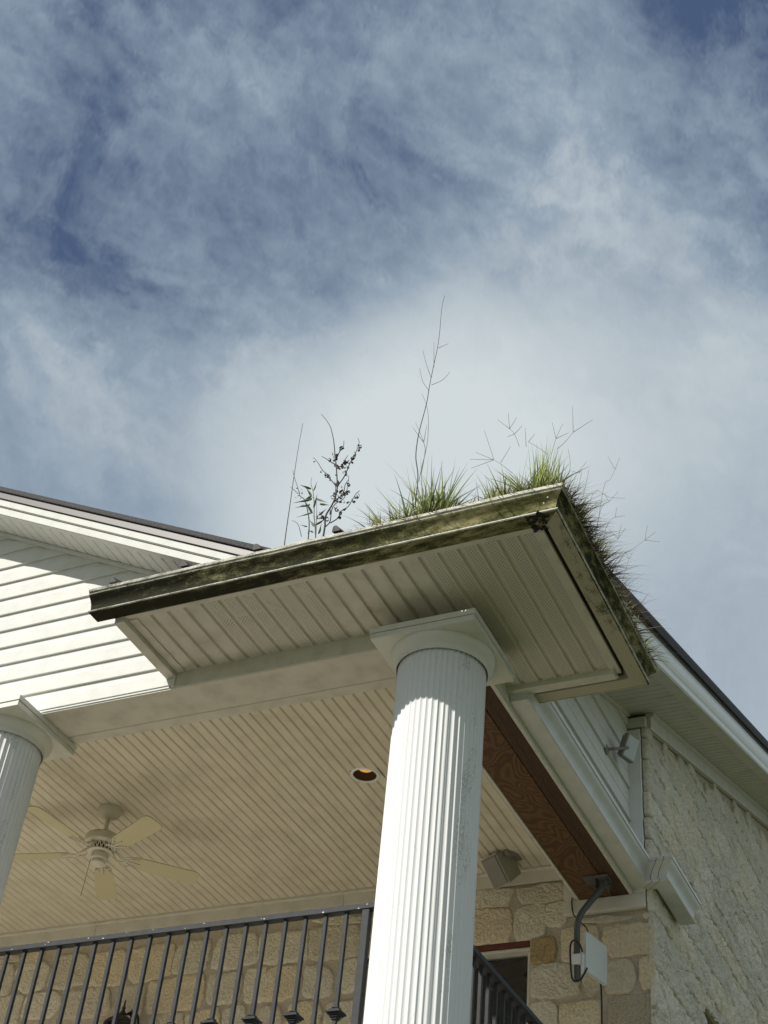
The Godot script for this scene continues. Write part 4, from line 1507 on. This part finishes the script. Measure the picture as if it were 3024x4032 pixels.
func cable(label: String, pts: Array, r: float) -> void:
	var c := thing("cable", label, "cable", pts[-1])
	var st := mk()
	tube(st, curve(PackedVector3Array(pts), 6), r, r, 8)
	part("sheath", done(st), M.cable, c)

# ---------------------------------------------------------------- weeds in the gutter
func col_tri(st: SurfaceTool, v: Array, c: Color) -> void:
	for p in v:
		st.set_color(c)
		st.add_vertex(p)

# a leaf blade: a folded ribbon that tapers and bends over
func grass_blade(st: SurfaceTool, root: Vector3, dir: Vector3, length: float, width: float, bend: float, c: Color, tip: Color, open := false) -> void:
	var side := dir.cross(Vector3(rng.randf_range(-1, 1), rng.randf_range(-0.2, 0.2), rng.randf_range(-1, 1))).normalized()
	if open:
		side = dir.cross(Vector3(rng.randf_range(-0.5, 0.5), rng.randf_range(-0.9, 0.1), 1)).normalized()
	var sag := Vector3(dir.x, 0, dir.z)
	if sag.length() < 0.05:
		sag = Vector3(rng.randf_range(-1, 1), 0, rng.randf_range(-1, 1))
	sag = sag.normalized()
	var n := 5
	var prev := []
	for i in n + 1:
		var t := float(i) / n
		var p := root + dir * length * t + (sag * 0.6 + Vector3.DOWN * 0.5) * bend * length * t * t
		var w := width * (0.55 + 0.45 * sin(PI * minf(t * 1.6, 1.0))) * (1.0 - pow(t, 2.2)) + 0.0002
		var fold := dir.cross(side).normalized() * w * 0.35
		var cur := [p - side * w * 0.5 + fold, p, p + side * w * 0.5 + fold]
		if i > 0:
			var cc := c.lerp(tip, t)
			for k in 2:
				col_tri(st, [prev[k], cur[k], cur[k + 1]], cc)
				col_tri(st, [prev[k], cur[k + 1], prev[k + 1]], cc)
		prev = cur

func stem_line(st: SurfaceTool, flat: Array, z: float, r0: float, r1: float, c: Color, wander := 0.02, steps := 4) -> PackedVector3Array:
	var p := PackedVector3Array()
	var zz := z
	for i in range(0, flat.size(), 2):
		p.append(Vector3(flat[i], flat[i + 1], zz))
		zz += rng.randf_range(-wander, wander)
	var q := curve(p, steps)
	st.set_color(c)
	tube(st, q, r0, r1, 5, false)
	return q

# a curled dead leaf hanging from a twig
func curled_leaf(st: SurfaceTool, root: Vector3, size: float, c: Color) -> void:
	var a := rng.randf() * TAU
	var out := Vector3(cos(a), rng.randf_range(-0.4, 0.3), sin(a)).normalized()
	var side := out.cross(Vector3(rng.randf_range(-1, 1), 1, rng.randf_range(-1, 1))).normalized()
	var up := side.cross(out)
	var prev := []
	var n := 9
	for i in n + 1:
		var t := float(i) / n
		var ang := t * 5.2
		var r := size * (0.62 - 0.40 * t)
		var p := root + out * (sin(ang) * r + size * 0.35 * t) + up * (cos(ang) * r - size * 0.62)
		var w := size * 0.42 * sin(PI * clampf(t * 0.9 + 0.06, 0.0, 1.0))
		var cur := [p - side * w * 0.5, p + side * w * 0.5]
		if i > 0:
			col_tri(st, [prev[0], cur[0], cur[1]], c)
			col_tri(st, [prev[0], cur[1], prev[1]], c)
		prev = cur

func tuft(called: String, label: String, x0: float, x1: float, z0: float, z1: float, n: int, hmin: float, hmax: float, lean: Vector3, dry: float, group: String) -> Node3D:
	var t := thing(called, label, "grass", Vector3((x0 + x1) * 0.5, YS + 0.1, (z0 + z1) * 0.5), group)
	var green := mk()
	green.set_smooth_group(0)
	var dead := mk()
	dead.set_smooth_group(0)
	for i in n:
		# blades stand in fans, several from one crown
		var root := Vector3(rng.randf_range(x0, x1), YS + 0.095, rng.randf_range(z0, z1))
		var edge := absf((root.x - x0) / maxf(0.001, x1 - x0) - 0.5) * 2.0
		var hgt := lerpf(hmax, hmin, edge * edge) * rng.randf_range(0.45, 1.0)
		var face := rng.randf() * TAU
		for k in 4:
			var sp := rng.randf_range(0.15, 0.75)
			var d := (Vector3(cos(face) * sp + rng.randf_range(-0.25, 0.25), 1.0, sin(face) * sp * 0.6 + rng.randf_range(-0.25, 0.25)) + lean).normalized()
			var g := rng.randf()
			var c := Color(0.22, 0.30, 0.07).lerp(Color(0.56, 0.60, 0.23), g)
			if rng.randf() < 0.15:
				c = Color(0.06, 0.11, 0.065)
			grass_blade(green, root, d, hgt * rng.randf_range(0.4, 1.0), rng.randf_range(0.009, 0.015), rng.randf_range(0.02, 0.30), c * 0.9, c.lerp(Color(0.26, 0.27, 0.11), 0.35))
	for i in int(n * dry):
		var root := Vector3(rng.randf_range(x0, x1), YS + 0.10, rng.randf_range(z0, z1))
		var d := (Vector3(rng.randf_range(-1.2, 1.2), rng.randf_range(0.15, 0.9), rng.randf_range(-0.8, 0.9)) + lean).normalized()
		var c := Color(0.16, 0.11, 0.055).lerp(Color(0.045, 0.028, 0.016), rng.randf())
		grass_blade(dead, root, d, rng.randf_range(0.08, 0.19), rng.randf_range(0.003, 0.006), rng.randf_range(0.1, 0.9), c, c)
	var o := part("blades", done(green), M.blade, t)
	o.set_meta("kind", "stuff")
	if dry > 0.0:
		o = part("dead_blades", done(dead), M.blade, t)
		o.set_meta("kind", "stuff")
	return t

func build_plants() -> void:
	var straw := Color(0.20, 0.165, 0.10)
	var grey_ := Color(0.075, 0.065, 0.05)
	# bare stalk
	var t := thing("dry_stalk", "single straight bare stalk standing up from the gutter", "weed", Vector3(STALK[0][0], STALK[0][1], -4.71))
	var st := mk()
	stem_line(st, STALK[0], -4.71, 0.0030, 0.0012, grey_, 0.004)
	part("stem", done(st), M.blade, t)
	# dead weed with curled leaves
	t = thing("dead_weed", "dead branching weed with dark curled leaves standing in the gutter", "weed", Vector3(DEAD_WEED[0][0], DEAD_WEED[0][1], -4.70))
	st = mk()
	var lf := mk()
	lf.set_smooth_group(0)
	var dark := Color(0.030, 0.022, 0.018)
	for i in DEAD_WEED.size():
		var q := stem_line(st, DEAD_WEED[i], -4.70, 0.0052 if i == 0 else 0.0032, 0.0013, dark, 0.003 if i == 0 else 0.018)
		var count := [16, 9, 20, 14, 8, 11, 1, 9, 7, 5, 8][i] as int
		for k in count:
			var f := rng.randf_range(0.22, 0.86)
			if i == 0:
				f = rng.randf_range(0.36, 0.78)
			var p := q[int(f * (q.size() - 1))]
			curled_leaf(lf, p + Vector3(rng.randf_range(-0.006, 0.006), 0, rng.randf_range(-0.008, 0.008)), rng.randf_range(0.014, 0.028), dark.lerp(Color(0.085, 0.055, 0.04), rng.randf()))
	part("branches", done(st), M.blade, t)
	part("curled_leaves", done(lf), M.blade, t).set_meta("kind", "stuff")
	# leafy seedling
	t = thing("leafy_weed", "slender green weed with narrow leaves beside the dead weed", "weed", Vector3(SEEDLING[0][0], SEEDLING[0][1], -4.70))
	st = mk()
	for i in SEEDLING.size():
		stem_line(st, SEEDLING[i], -4.70 + 0.01 * i, 0.0034 if i < 2 else 0.002, 0.0009, Color(0.06, 0.065, 0.035) if i != 1 else Color(0.11, 0.13, 0.06), 0.006)
	part("stems", done(st), M.blade, t)
	for s in SEEDLING_LEAVES:
		lf = mk()
		lf.set_smooth_group(0)
		var a := Vector3(s[0], s[1], -4.70 + rng.randf_range(-0.02, 0.03))
		var b := Vector3(s[2], s[3], a.z + rng.randf_range(-0.05, 0.05))
		var c := Color(0.045, 0.07, 0.035).lerp(Color(0.12, 0.15, 0.07), rng.randf())
		grass_blade(lf, a, (b - a).normalized(), a.distance_to(b), rng.randf_range(0.011, 0.017), 0.05, c, c * 0.8, true)
		part("leaf", done(lf), M.blade, t)
	# curled dead leaves and twigs round it
	lf = mk()
	lf.set_smooth_group(0)
	for i in 14:
		var s: Array = SEEDLING[0]
		var k := rng.randi_range(2, 4) * 2
		curled_leaf(lf, Vector3(s[k] + rng.randf_range(-0.02, 0.03), s[k + 1] + rng.randf_range(-0.04, 0.02), -4.69), rng.randf_range(0.008, 0.015), Color(0.09, 0.05, 0.03))
	part("withered_leaves", done(lf), M.blade, t).set_meta("kind", "stuff")
	# tall bare stem out of the first tuft
	t = thing("tall_weed_stem", "tall bare weed stem with thin twigs rising from a grass tuft", "weed", Vector3(TALL_STEM[0][0], TALL_STEM[0][1], -4.70))
	for i in TALL_STEM.size():
		st = mk()
		stem_line(st, TALL_STEM[i], -4.70, 0.0032 if i == 0 else 0.0014, 0.0011 if i == 0 else 0.0007, Color(0.07, 0.055, 0.05), 0.004 if i == 0 else 0.02)
		part("stem" if i == 0 else "twig", done(st), M.blade, t)
	# grass
	var grp := "grass tufts growing in the gutter"
	var a := tuft("grass_tuft", "green grass tuft round the foot of the tall bare stem", -2.50, -2.19, -4.735, -4.665, 70, 0.24, 0.50, Vector3(0.0, 0, 0.05), 3.0, grp)
	for g in [[0, 1], [1, 4]]:
		st = mk()
		for k in range(g[0], g[1]):
			stem_line(st, CULMS[k], -4.70, 0.0018, 0.0008, Color(0.13, 0.13, 0.07), 0.0)
		part("flower_stalk", done(st), M.blade, a)
	tuft("grass_tuft", "sparse low grass between the dead weed and the tall stem", -2.66, -2.50, -4.73, -4.67, 12, 0.20, 0.30, Vector3(-0.15, 0, 0.1), 2.0, grp)
	tuft("grass_tuft", "short sparse grass between the two thick grass tufts", -2.14, -2.03, -4.73, -4.67, 9, 0.17, 0.28, Vector3(0.2, 0, 0.05), 1.5, grp)
	a = tuft("grass_tuft", "bushy grass tuft with finger seed heads at the gutter corner", -2.00, -1.66, -4.73, -4.665, 70, 0.22, 0.38, Vector3(0.02, 0, 0.05), 3.0, grp)
	var tall := mk()
	tall.set_smooth_group(0)
	for i in 60:
		var c := Color(0.28, 0.37, 0.07).lerp(Color(0.45, 0.50, 0.15), rng.randf())
		grass_blade(tall, Vector3(-1.735 + rng.randf_range(-0.03, 0.03), YS + 0.095, -4.70 + rng.randf_range(-0.03, 0.03)), Vector3(rng.randf_range(-0.14, 0.16), 1, rng.randf_range(-0.12, 0.12)).normalized(), rng.randf_range(0.22, 0.40), 0.006, 0.05, c, c)
	part("tall_blades", done(tall), M.blade, a).set_meta("kind", "stuff")
	for g in [[0, 6], [6, 9], [9, 14], [14, 15], [15, 17], [17, 18], [18, 21]]:
		st = mk()
		for k in range(g[0], g[1]):
			stem_line(st, HEADS[k], -4.72, 0.0014, 0.0008, Color(0.20, 0.21, 0.13), 0.0, 3)
		part("seed_head", done(st), M.blade, a)
	# along the side gutter, thick with dead growth
	var lab := ["matted brown and green grass along the side gutter by the corner", "dark tangled grass midway along the side gutter", "wiry low grass along the side gutter below the black roof edge", "thin curling grass at the end of the side gutter"]
	var cuts := [-4.70, -5.05, -5.40, -5.75, -6.08]
	for i in 4:
		var low := i * 0.012
		var s := side_tuft(lab[i], cuts[i], cuts[i + 1], [52, 48, 38, 22][i] as int, 0.17 - low, 0.27 - low * 1.5, [9.0, 10.0, 8.0, 5.0][i] as float, grp)
		for hgroup in HEADS_SIDE:
			var z: float = hgroup[0]
			if z <= cuts[i] and z > cuts[i + 1]:
				st = mk()
				for l in hgroup[1]:
					stem_line(st, l, z, 0.0012, 0.0007, Color(0.19, 0.20, 0.13), 0.0, 3)
				part("seed_head", done(st), M.blade, s)

func side_tuft(label: String, za: float, zb: float, n: int, hmin: float, hmax: float, dry: float, group: String) -> Node3D:
	return tuft("grass_tuft", label, -1.742, -1.64, zb, za, n, hmin, hmax, Vector3(0.22, -0.1, 0.0), dry, group)

# ---------------------------------------------------------------- measured outlines
const STONES := [
	[-3.448, 4.396, -3.205, 4.391, -3.243, 4.309, -3.253, 4.266, -3.443, 4.282, -3.658, 4.296, -3.664, 4.393],
	[-3.185, 4.381, -2.857, 4.385, -2.846, 4.273, -3.002, 4.264, -3.138, 4.269, -3.161, 4.305],
	[-3.571, 4.269, -3.247, 4.246, -3.221, 4.196, -3.220, 4.098, -3.239, 4.019, -3.441, 4.024, -3.569, 4.027],
	[-3.186, 4.225, -3.126, 4.248, -2.993, 4.246, -2.978, 4.125, -2.993, 4.046, -3.089, 4.024, -3.175, 4.023, -3.194, 4.122],
	[-2.972, 4.233, -2.849, 4.249, -2.851, 4.105, -2.935, 4.091, -2.970, 4.103],
	[-3.072, 4.001, -2.987, 4.008, -2.934, 4.019, -2.915, 3.932, -2.935, 3.861, -3.048, 3.852, -3.072, 3.859],
	[-2.866, 4.043, -2.803, 4.060, -2.698, 4.062, -2.641, 4.061, -2.637, 3.956, -2.648, 3.853, -2.777, 3.846, -2.862, 3.849],
	[-3.063, 3.807, -3.011, 3.833, -2.828, 3.825, -2.782, 3.790, -2.761, 3.727, -2.764, 3.632, -2.904, 3.619, -3.067, 3.638],
	[-3.063, 3.583, -2.966, 3.602, -2.909, 3.555, -2.902, 3.445, -2.953, 3.406, -3.060, 3.414],
	[-2.728, 3.713, -2.704, 3.738, -2.632, 3.739, -2.605, 3.689, -2.629, 3.641, -2.673, 3.610, -2.700, 3.628],
	[-2.875, 3.561, -2.685, 3.576, -2.630, 3.567, -2.624, 3.423, -2.633, 3.330, -2.873, 3.348],
	[-2.739, 4.120, -2.400, 4.096, -2.456, 4.075, -2.641, 4.084, -2.731, 4.088],
	[-2.593, 4.033, -2.541, 4.048, -2.480, 4.049, -2.425, 4.023, -2.401, 4.045, -2.291, 4.037, -2.269, 3.973, -2.274, 3.854, -2.298, 3.833, -2.406, 3.867, -2.414, 3.844, -2.493, 3.844, -2.544, 3.846, -2.586, 3.926],
	[-2.564, 3.804, -2.509, 3.814, -2.454, 3.817, -2.419, 3.789, -2.413, 3.742, -2.399, 3.662, -2.432, 3.615, -2.528, 3.612, -2.579, 3.621, -2.581, 3.726],
	[-2.361, 3.807, -2.325, 3.812, -2.294, 3.820, -2.280, 3.776, -2.286, 3.629, -2.354, 3.624],
	[-2.564, 3.573, -2.356, 3.578, -2.287, 3.576, -2.277, 3.544, -2.279, 3.395, -2.282, 3.303, -2.572, 3.325],
	[-2.332, 4.103, -2.280, 4.101, -2.277, 4.076, -2.328, 4.086],
	[-7.518, 4.329, -7.232, 4.322, -7.226, 4.279, -7.503, 4.285],
	[-7.190, 4.324, -7.007, 4.330, -6.993, 4.262, -7.180, 4.268],
	[-7.496, 4.262, -7.277, 4.256, -7.235, 4.183, -7.239, 4.093, -7.245, 4.022, -7.413, 4.014],
	[-7.203, 4.249, -6.982, 4.245, -6.945, 4.215, -6.908, 4.187, -6.923, 4.094, -6.941, 4.036, -7.097, 4.021, -7.168, 4.069, -7.211, 4.162],
	[-6.843, 4.277, -6.627, 4.273, -6.560, 4.224, -6.554, 4.153, -6.565, 4.043, -6.654, 4.045, -6.778, 4.022, -6.878, 4.037, -6.889, 4.144, -6.865, 4.231],
	[-6.522, 4.262, -6.245, 4.264, -6.190, 4.037, -6.235, 4.007, -6.524, 4.016, -6.546, 4.047, -6.532, 4.145],
	[-7.407, 3.995, -7.126, 4.003, -7.089, 3.997, -7.101, 3.899, -7.091, 3.780, -7.336, 3.779],
	[-7.046, 3.993, -6.827, 4.003, -6.750, 3.973, -6.737, 3.902, -6.769, 3.848, -6.825, 3.807, -7.057, 3.826, -7.065, 3.896],
	[-6.685, 3.984, -6.511, 3.992, -6.350, 3.989, -6.314, 3.951, -6.283, 3.830, -6.325, 3.788, -6.484, 3.790, -6.684, 3.790, -6.685, 3.864],
	[-6.207, 4.252, -6.029, 4.272, -5.864, 4.274, -5.826, 4.264, -5.824, 4.225, -5.822, 4.048, -5.958, 4.023, -6.112, 4.006, -6.164, 4.043],
	[-5.783, 4.234, -5.713, 4.271, -5.551, 4.274, -5.517, 4.245, -5.519, 4.144, -5.541, 4.046, -5.650, 4.032, -5.748, 4.035, -5.803, 4.059, -5.799, 4.172],
	[-5.445, 4.269, -5.393, 4.289, -5.156, 4.276, -5.131, 4.167, -5.121, 4.067, -5.266, 4.044, -5.339, 4.033, -5.474, 4.058, -5.476, 4.139],
	[-6.193, 3.982, -6.036, 3.987, -6.011, 3.941, -6.010, 3.818, -6.003, 3.666, -6.132, 3.676],
	[-5.974, 4.000, -5.811, 3.997, -5.716, 4.013, -5.549, 4.016, -5.519, 3.970, -5.513, 3.835, -5.537, 3.783, -5.665, 3.770, -5.802, 3.764, -5.927, 3.762, -5.960, 3.813, -5.967, 3.937],
	[-5.476, 3.997, -5.225, 4.003, -5.219, 3.930, -5.227, 3.786, -5.451, 3.794, -5.466, 3.837],
	[-5.173, 4.010, -5.026, 4.015, -5.002, 3.910, -4.995, 3.784, -5.154, 3.786, -5.174, 3.865],
	[-5.914, 3.737, -5.660, 3.746, -5.617, 3.606, -5.910, 3.629],
	[-5.614, 3.724, -5.363, 3.756, -5.323, 3.583, -5.603, 3.605],
	[-5.313, 3.740, -5.155, 3.751, -5.129, 3.568, -5.303, 3.581],
	[-5.107, 4.268, -4.769, 4.254, -4.739, 4.256, -4.718, 4.059, -4.763, 4.041, -5.027, 4.040, -5.093, 4.068, -5.107, 4.194],
	[-4.710, 4.259, -4.633, 4.267, -4.454, 4.259, -4.359, 4.254, -4.318, 4.194, -4.309, 4.138, -4.311, 4.029, -4.468, 4.033, -4.549, 4.031, -4.607, 4.026, -4.693, 4.051],
	[-4.998, 4.009, -4.776, 4.004, -4.752, 3.920, -4.765, 3.803, -4.866, 3.774, -4.998, 3.780, -5.038, 3.805, -5.047, 3.937],
	[-4.708, 3.986, -4.602, 3.981, -4.521, 3.941, -4.496, 3.885, -4.500, 3.779, -4.609, 3.773, -4.667, 3.773, -4.707, 3.808],
	[-4.453, 3.962, -4.423, 4.002, -4.297, 4.000, -4.276, 3.812, -4.353, 3.787, -4.409, 3.782],
	[-5.023, 3.719, -4.896, 3.734, -4.854, 3.657, -4.871, 3.575, -5.037, 3.588],
	[-4.794, 3.726, -4.743, 3.737, -4.604, 3.736, -4.563, 3.690, -4.557, 3.550, -4.800, 3.569],
	[-4.509, 3.712, -4.294, 3.714, -4.251, 3.526, -4.528, 3.548],
	[-4.713, 4.327, -4.564, 4.333, -4.207, 4.298, -4.204, 4.270, -4.556, 4.276],
	[-4.289, 4.196, -4.138, 4.191, -4.122, 4.020, -4.269, 4.014],
]
const DEAD_WEED := [
	[-2.895, 4.503, -2.894, 4.583, -2.898, 4.655, -2.873, 4.720, -2.858, 4.778, -2.857, 4.843, -2.869, 4.918, -2.883, 5.004, -2.897, 5.079, -2.915, 5.173, -2.927, 5.222, -2.951, 5.298, -2.988, 5.367, -3.020, 5.413],
	[-2.860, 4.844, -2.894, 4.894, -2.927, 4.947, -2.956, 4.993, -2.983, 5.028, -3.024, 5.101, -3.058, 5.148],
	[-2.854, 4.850, -2.828, 4.890, -2.805, 4.916, -2.788, 4.964, -2.774, 5.014, -2.765, 5.071, -2.762, 5.125, -2.772, 5.156],
	[-2.854, 4.746, -2.834, 4.792, -2.818, 4.809, -2.805, 4.841, -2.799, 4.882],
	[-2.892, 4.583, -2.862, 4.600, -2.853, 4.663, -2.836, 4.699, -2.809, 4.728, -2.795, 4.760, -2.785, 4.820, -2.788, 4.884],
	[-2.866, 4.601, -2.821, 4.614, -2.799, 4.643, -2.768, 4.670, -2.737, 4.697, -2.709, 4.715, -2.698, 4.738],
	[-2.883, 5.004, -2.916, 5.030, -2.949, 5.065, -2.980, 5.096],
	[-2.875, 4.974, -2.850, 4.999, -2.831, 5.026, -2.823, 5.059],
	[-2.888, 5.038, -2.866, 5.080, -2.856, 5.127, -2.862, 5.179],
	[-2.896, 4.634, -2.916, 4.665, -2.938, 4.687, -2.950, 4.711],
	[-2.857, 4.736, -2.867, 4.781, -2.870, 4.824, -2.875, 4.883],
]
const SEEDLING := [
	[-2.979, 4.511, -2.995, 4.656, -3.036, 4.797, -3.074, 4.845, -3.090, 4.892, -3.130, 4.996, -3.149, 5.054],
	[-2.932, 4.513, -2.947, 4.592, -2.967, 4.674, -2.978, 4.755, -2.994, 4.843, -3.014, 4.908, -3.013, 4.950],
	[-3.073, 4.840, -3.101, 4.874, -3.122, 4.896],
	[-2.920, 4.515, -2.928, 4.613, -2.934, 4.691, -2.946, 4.751],
	[-2.997, 4.515, -3.020, 4.587, -3.042, 4.618, -3.061, 4.626],
]
const SEEDLING_LEAVES := [
	[-2.992, 4.843, -3.034, 4.844],
	[-2.994, 4.809, -3.053, 4.802],
	[-2.991, 4.790, -3.086, 4.769],
	[-2.989, 4.742, -3.072, 4.737],
	[-2.978, 4.695, -3.053, 4.667],
	[-2.981, 4.813, -2.897, 4.742],
	[-2.990, 4.845, -2.956, 4.878],
	[-2.941, 4.744, -2.884, 4.721],
	[-2.896, 4.665, -2.945, 4.627],
	[-2.967, 4.674, -3.003, 4.746],
	[-2.947, 4.592, -2.991, 4.660],
	[-2.939, 4.565, -2.915, 4.614],
	[-2.974, 4.728, -2.947, 4.793],
	[-2.981, 4.586, -2.940, 4.540],
	[-2.978, 4.550, -2.933, 4.521],
	[-2.990, 4.604, -3.012, 4.590],
	[-2.957, 4.621, -2.906, 4.678],
	[-2.935, 4.665, -2.891, 4.694],
	[-3.036, 4.797, -2.995, 4.823],
	[-2.987, 4.794, -3.029, 4.875],
]
const STALK := [
	[-3.121, 4.513, -3.124, 4.666, -3.126, 4.833, -3.130, 4.996, -3.131, 5.151, -3.128, 5.381],
]
const TALL_STEM := [
	[-2.400, 4.594, -2.399, 4.776, -2.420, 4.907, -2.422, 5.020, -2.412, 5.115, -2.390, 5.291, -2.382, 5.399, -2.367, 5.561, -2.353, 5.699, -2.349, 5.835, -2.350, 6.005, -2.338, 6.112],
	[-2.384, 5.383, -2.422, 5.457, -2.447, 5.567],
	[-2.379, 5.477, -2.413, 5.595, -2.435, 5.693],
	[-2.369, 5.561, -2.383, 5.674, -2.383, 5.756],
	[-2.353, 5.701, -2.302, 5.733],
	[-2.374, 5.423, -2.317, 5.455, -2.278, 5.507],
]
const CULMS := [
	[-2.393, 4.743, -2.383, 4.849, -2.367, 4.979, -2.370, 5.142, -2.388, 5.265, -2.424, 5.375],
	[-2.384, 4.787, -2.374, 4.941, -2.387, 5.009, -2.409, 5.073, -2.444, 5.168],
	[-2.387, 5.009, -2.378, 5.129],
	[-2.387, 5.009, -2.426, 5.078, -2.457, 5.138],
]
const HEADS := [
	[-1.875, 4.839, -1.902, 4.933, -1.930, 4.977],
	[-1.930, 4.977, -1.940, 5.093],
	[-1.930, 4.977, -1.997, 5.063],
	[-1.930, 4.977, -1.893, 5.045],
	[-1.902, 4.933, -1.864, 4.976],
	[-1.902, 4.933, -1.940, 4.925],
	[-1.680, 4.763, -1.640, 4.796, -1.600, 4.848],
	[-1.600, 4.848, -1.603, 5.025],
	[-1.600, 4.848, -1.502, 4.901],
	[-1.906, 4.673, -1.961, 4.742, -2.005, 4.790],
	[-2.005, 4.790, -2.065, 5.009],
	[-2.005, 4.790, -2.105, 4.871],
	[-2.005, 4.790, -2.134, 4.833],
	[-2.005, 4.790, -2.124, 4.769],
	[-1.968, 4.760, -1.945, 4.806, -1.920, 4.853],
	[-1.726, 4.739, -1.780, 4.805, -1.828, 4.855],
	[-1.828, 4.855, -1.796, 4.899],
	[-1.839, 4.827, -1.848, 4.959],
	[-1.709, 4.734, -1.687, 4.833, -1.652, 4.923],
	[-1.687, 4.833, -1.623, 4.852],
	[-1.687, 4.833, -1.708, 4.949],
]
const HEADS_SIDE := [
	[-5.284, [[-1.700, 4.430, -1.630, 4.962, -1.592, 5.022, -1.564, 5.086], [-1.564, 5.086, -1.602, 5.191], [-1.564, 5.086, -1.538, 5.163]]],
	[-5.562, [[-1.700, 4.430, -1.630, 4.721, -1.562, 4.772, -1.497, 4.813], [-1.497, 4.813, -1.481, 4.910], [-1.497, 4.813, -1.437, 4.855], [-1.497, 4.813, -1.416, 4.780]]],
	[-5.344, [[-1.700, 4.430, -1.630, 4.612, -1.575, 4.669], [-1.575, 4.669, -1.622, 4.745], [-1.575, 4.669, -1.556, 4.758], [-1.575, 4.669, -1.535, 4.730]]],
	[-5.332, [[-1.700, 4.430, -1.630, 4.753, -1.584, 4.805], [-1.584, 4.805, -1.574, 4.868], [-1.584, 4.805, -1.533, 4.803]]],
	[-5.638, [[-1.700, 4.430, -1.630, 4.688, -1.606, 4.774], [-1.606, 4.774, -1.624, 4.829], [-1.606, 4.774, -1.584, 4.815]]],
	[-5.111, [[-1.700, 4.430, -1.630, 4.791, -1.548, 4.745, -1.467, 4.714]]],
	[-5.240, [[-1.700, 4.430, -1.630, 4.792, -1.587, 4.834, -1.539, 4.886], [-1.587, 4.834, -1.611, 4.895]]],
	[-4.931, [[-1.700, 4.430, -1.630, 4.760, -1.642, 4.778, -1.603, 4.843], [-1.642, 4.778, -1.677, 4.800]]],
	[-4.760, [[-1.700, 4.430, -1.630, 4.640, -1.639, 4.786]]],
	[-5.002, [[-1.700, 4.430, -1.630, 4.760, -1.615, 4.855]]],
]
const SKY_SPOTS := [[-0.299, 0.703, -0.645, 1.00], [-0.285, 0.743, -0.606, 0.90], [-0.365, 0.675, -0.641, 0.95], [-0.528, 0.754, -0.390, 0.10], [-0.494, 0.763, -0.418, 0.14], [-0.447, 0.790, -0.421, 0.28], [-0.337, 0.804, -0.490, 0.05], [-0.378, 0.805, -0.458, 0.18], [-0.290, 0.800, -0.525, 0.20], [-0.229, 0.809, -0.542, 0.20], [-0.089, 0.791, -0.605, 0.40], [-0.281, 0.858, -0.430, 0.20], [-0.050, 0.857, -0.513, 0.00], [-0.090, 0.858, -0.505, 0.20], [-0.431, 0.752, -0.499, 0.28], [-0.162, 0.755, -0.635, 0.66], [-0.146, 0.832, -0.536, 0.68], [-0.203, 0.833, -0.514, 0.58], [-0.471, 0.815, -0.336, 0.50], [-0.381, 0.842, -0.381, 0.55], [-0.296, 0.841, -0.454, 0.62], [-0.431, 0.816, -0.385, 0.33], [-0.156, 0.679, -0.717, 0.72], [-0.531, 0.645, -0.550, 0.52], [-0.399, 0.735, -0.548, 0.66], [-0.532, 0.704, -0.471, 0.52], [-0.473, 0.709, -0.523, 0.56], [-0.217, 0.727, -0.651, 0.88], [-0.110, 0.732, -0.672, 0.70], [-0.143, 0.618, -0.773, 0.62], [-0.258, 0.776, -0.575, 0.74], [-0.354, 0.779, -0.517, 0.35], [-0.430, 0.689, -0.584, 0.80], [-0.207, 0.854, -0.478, 0.45], [-0.321, 0.724, -0.611, 0.95], [-0.228, 0.693, -0.684, 0.82], [-0.159, 0.721, -0.675, 0.74], [-0.199, 0.777, -0.598, 0.55], [-0.461, 0.762, -0.454, 0.30], [-0.572, 0.633, -0.521, 0.50], [-0.320, 0.765, -0.560, 0.70]]
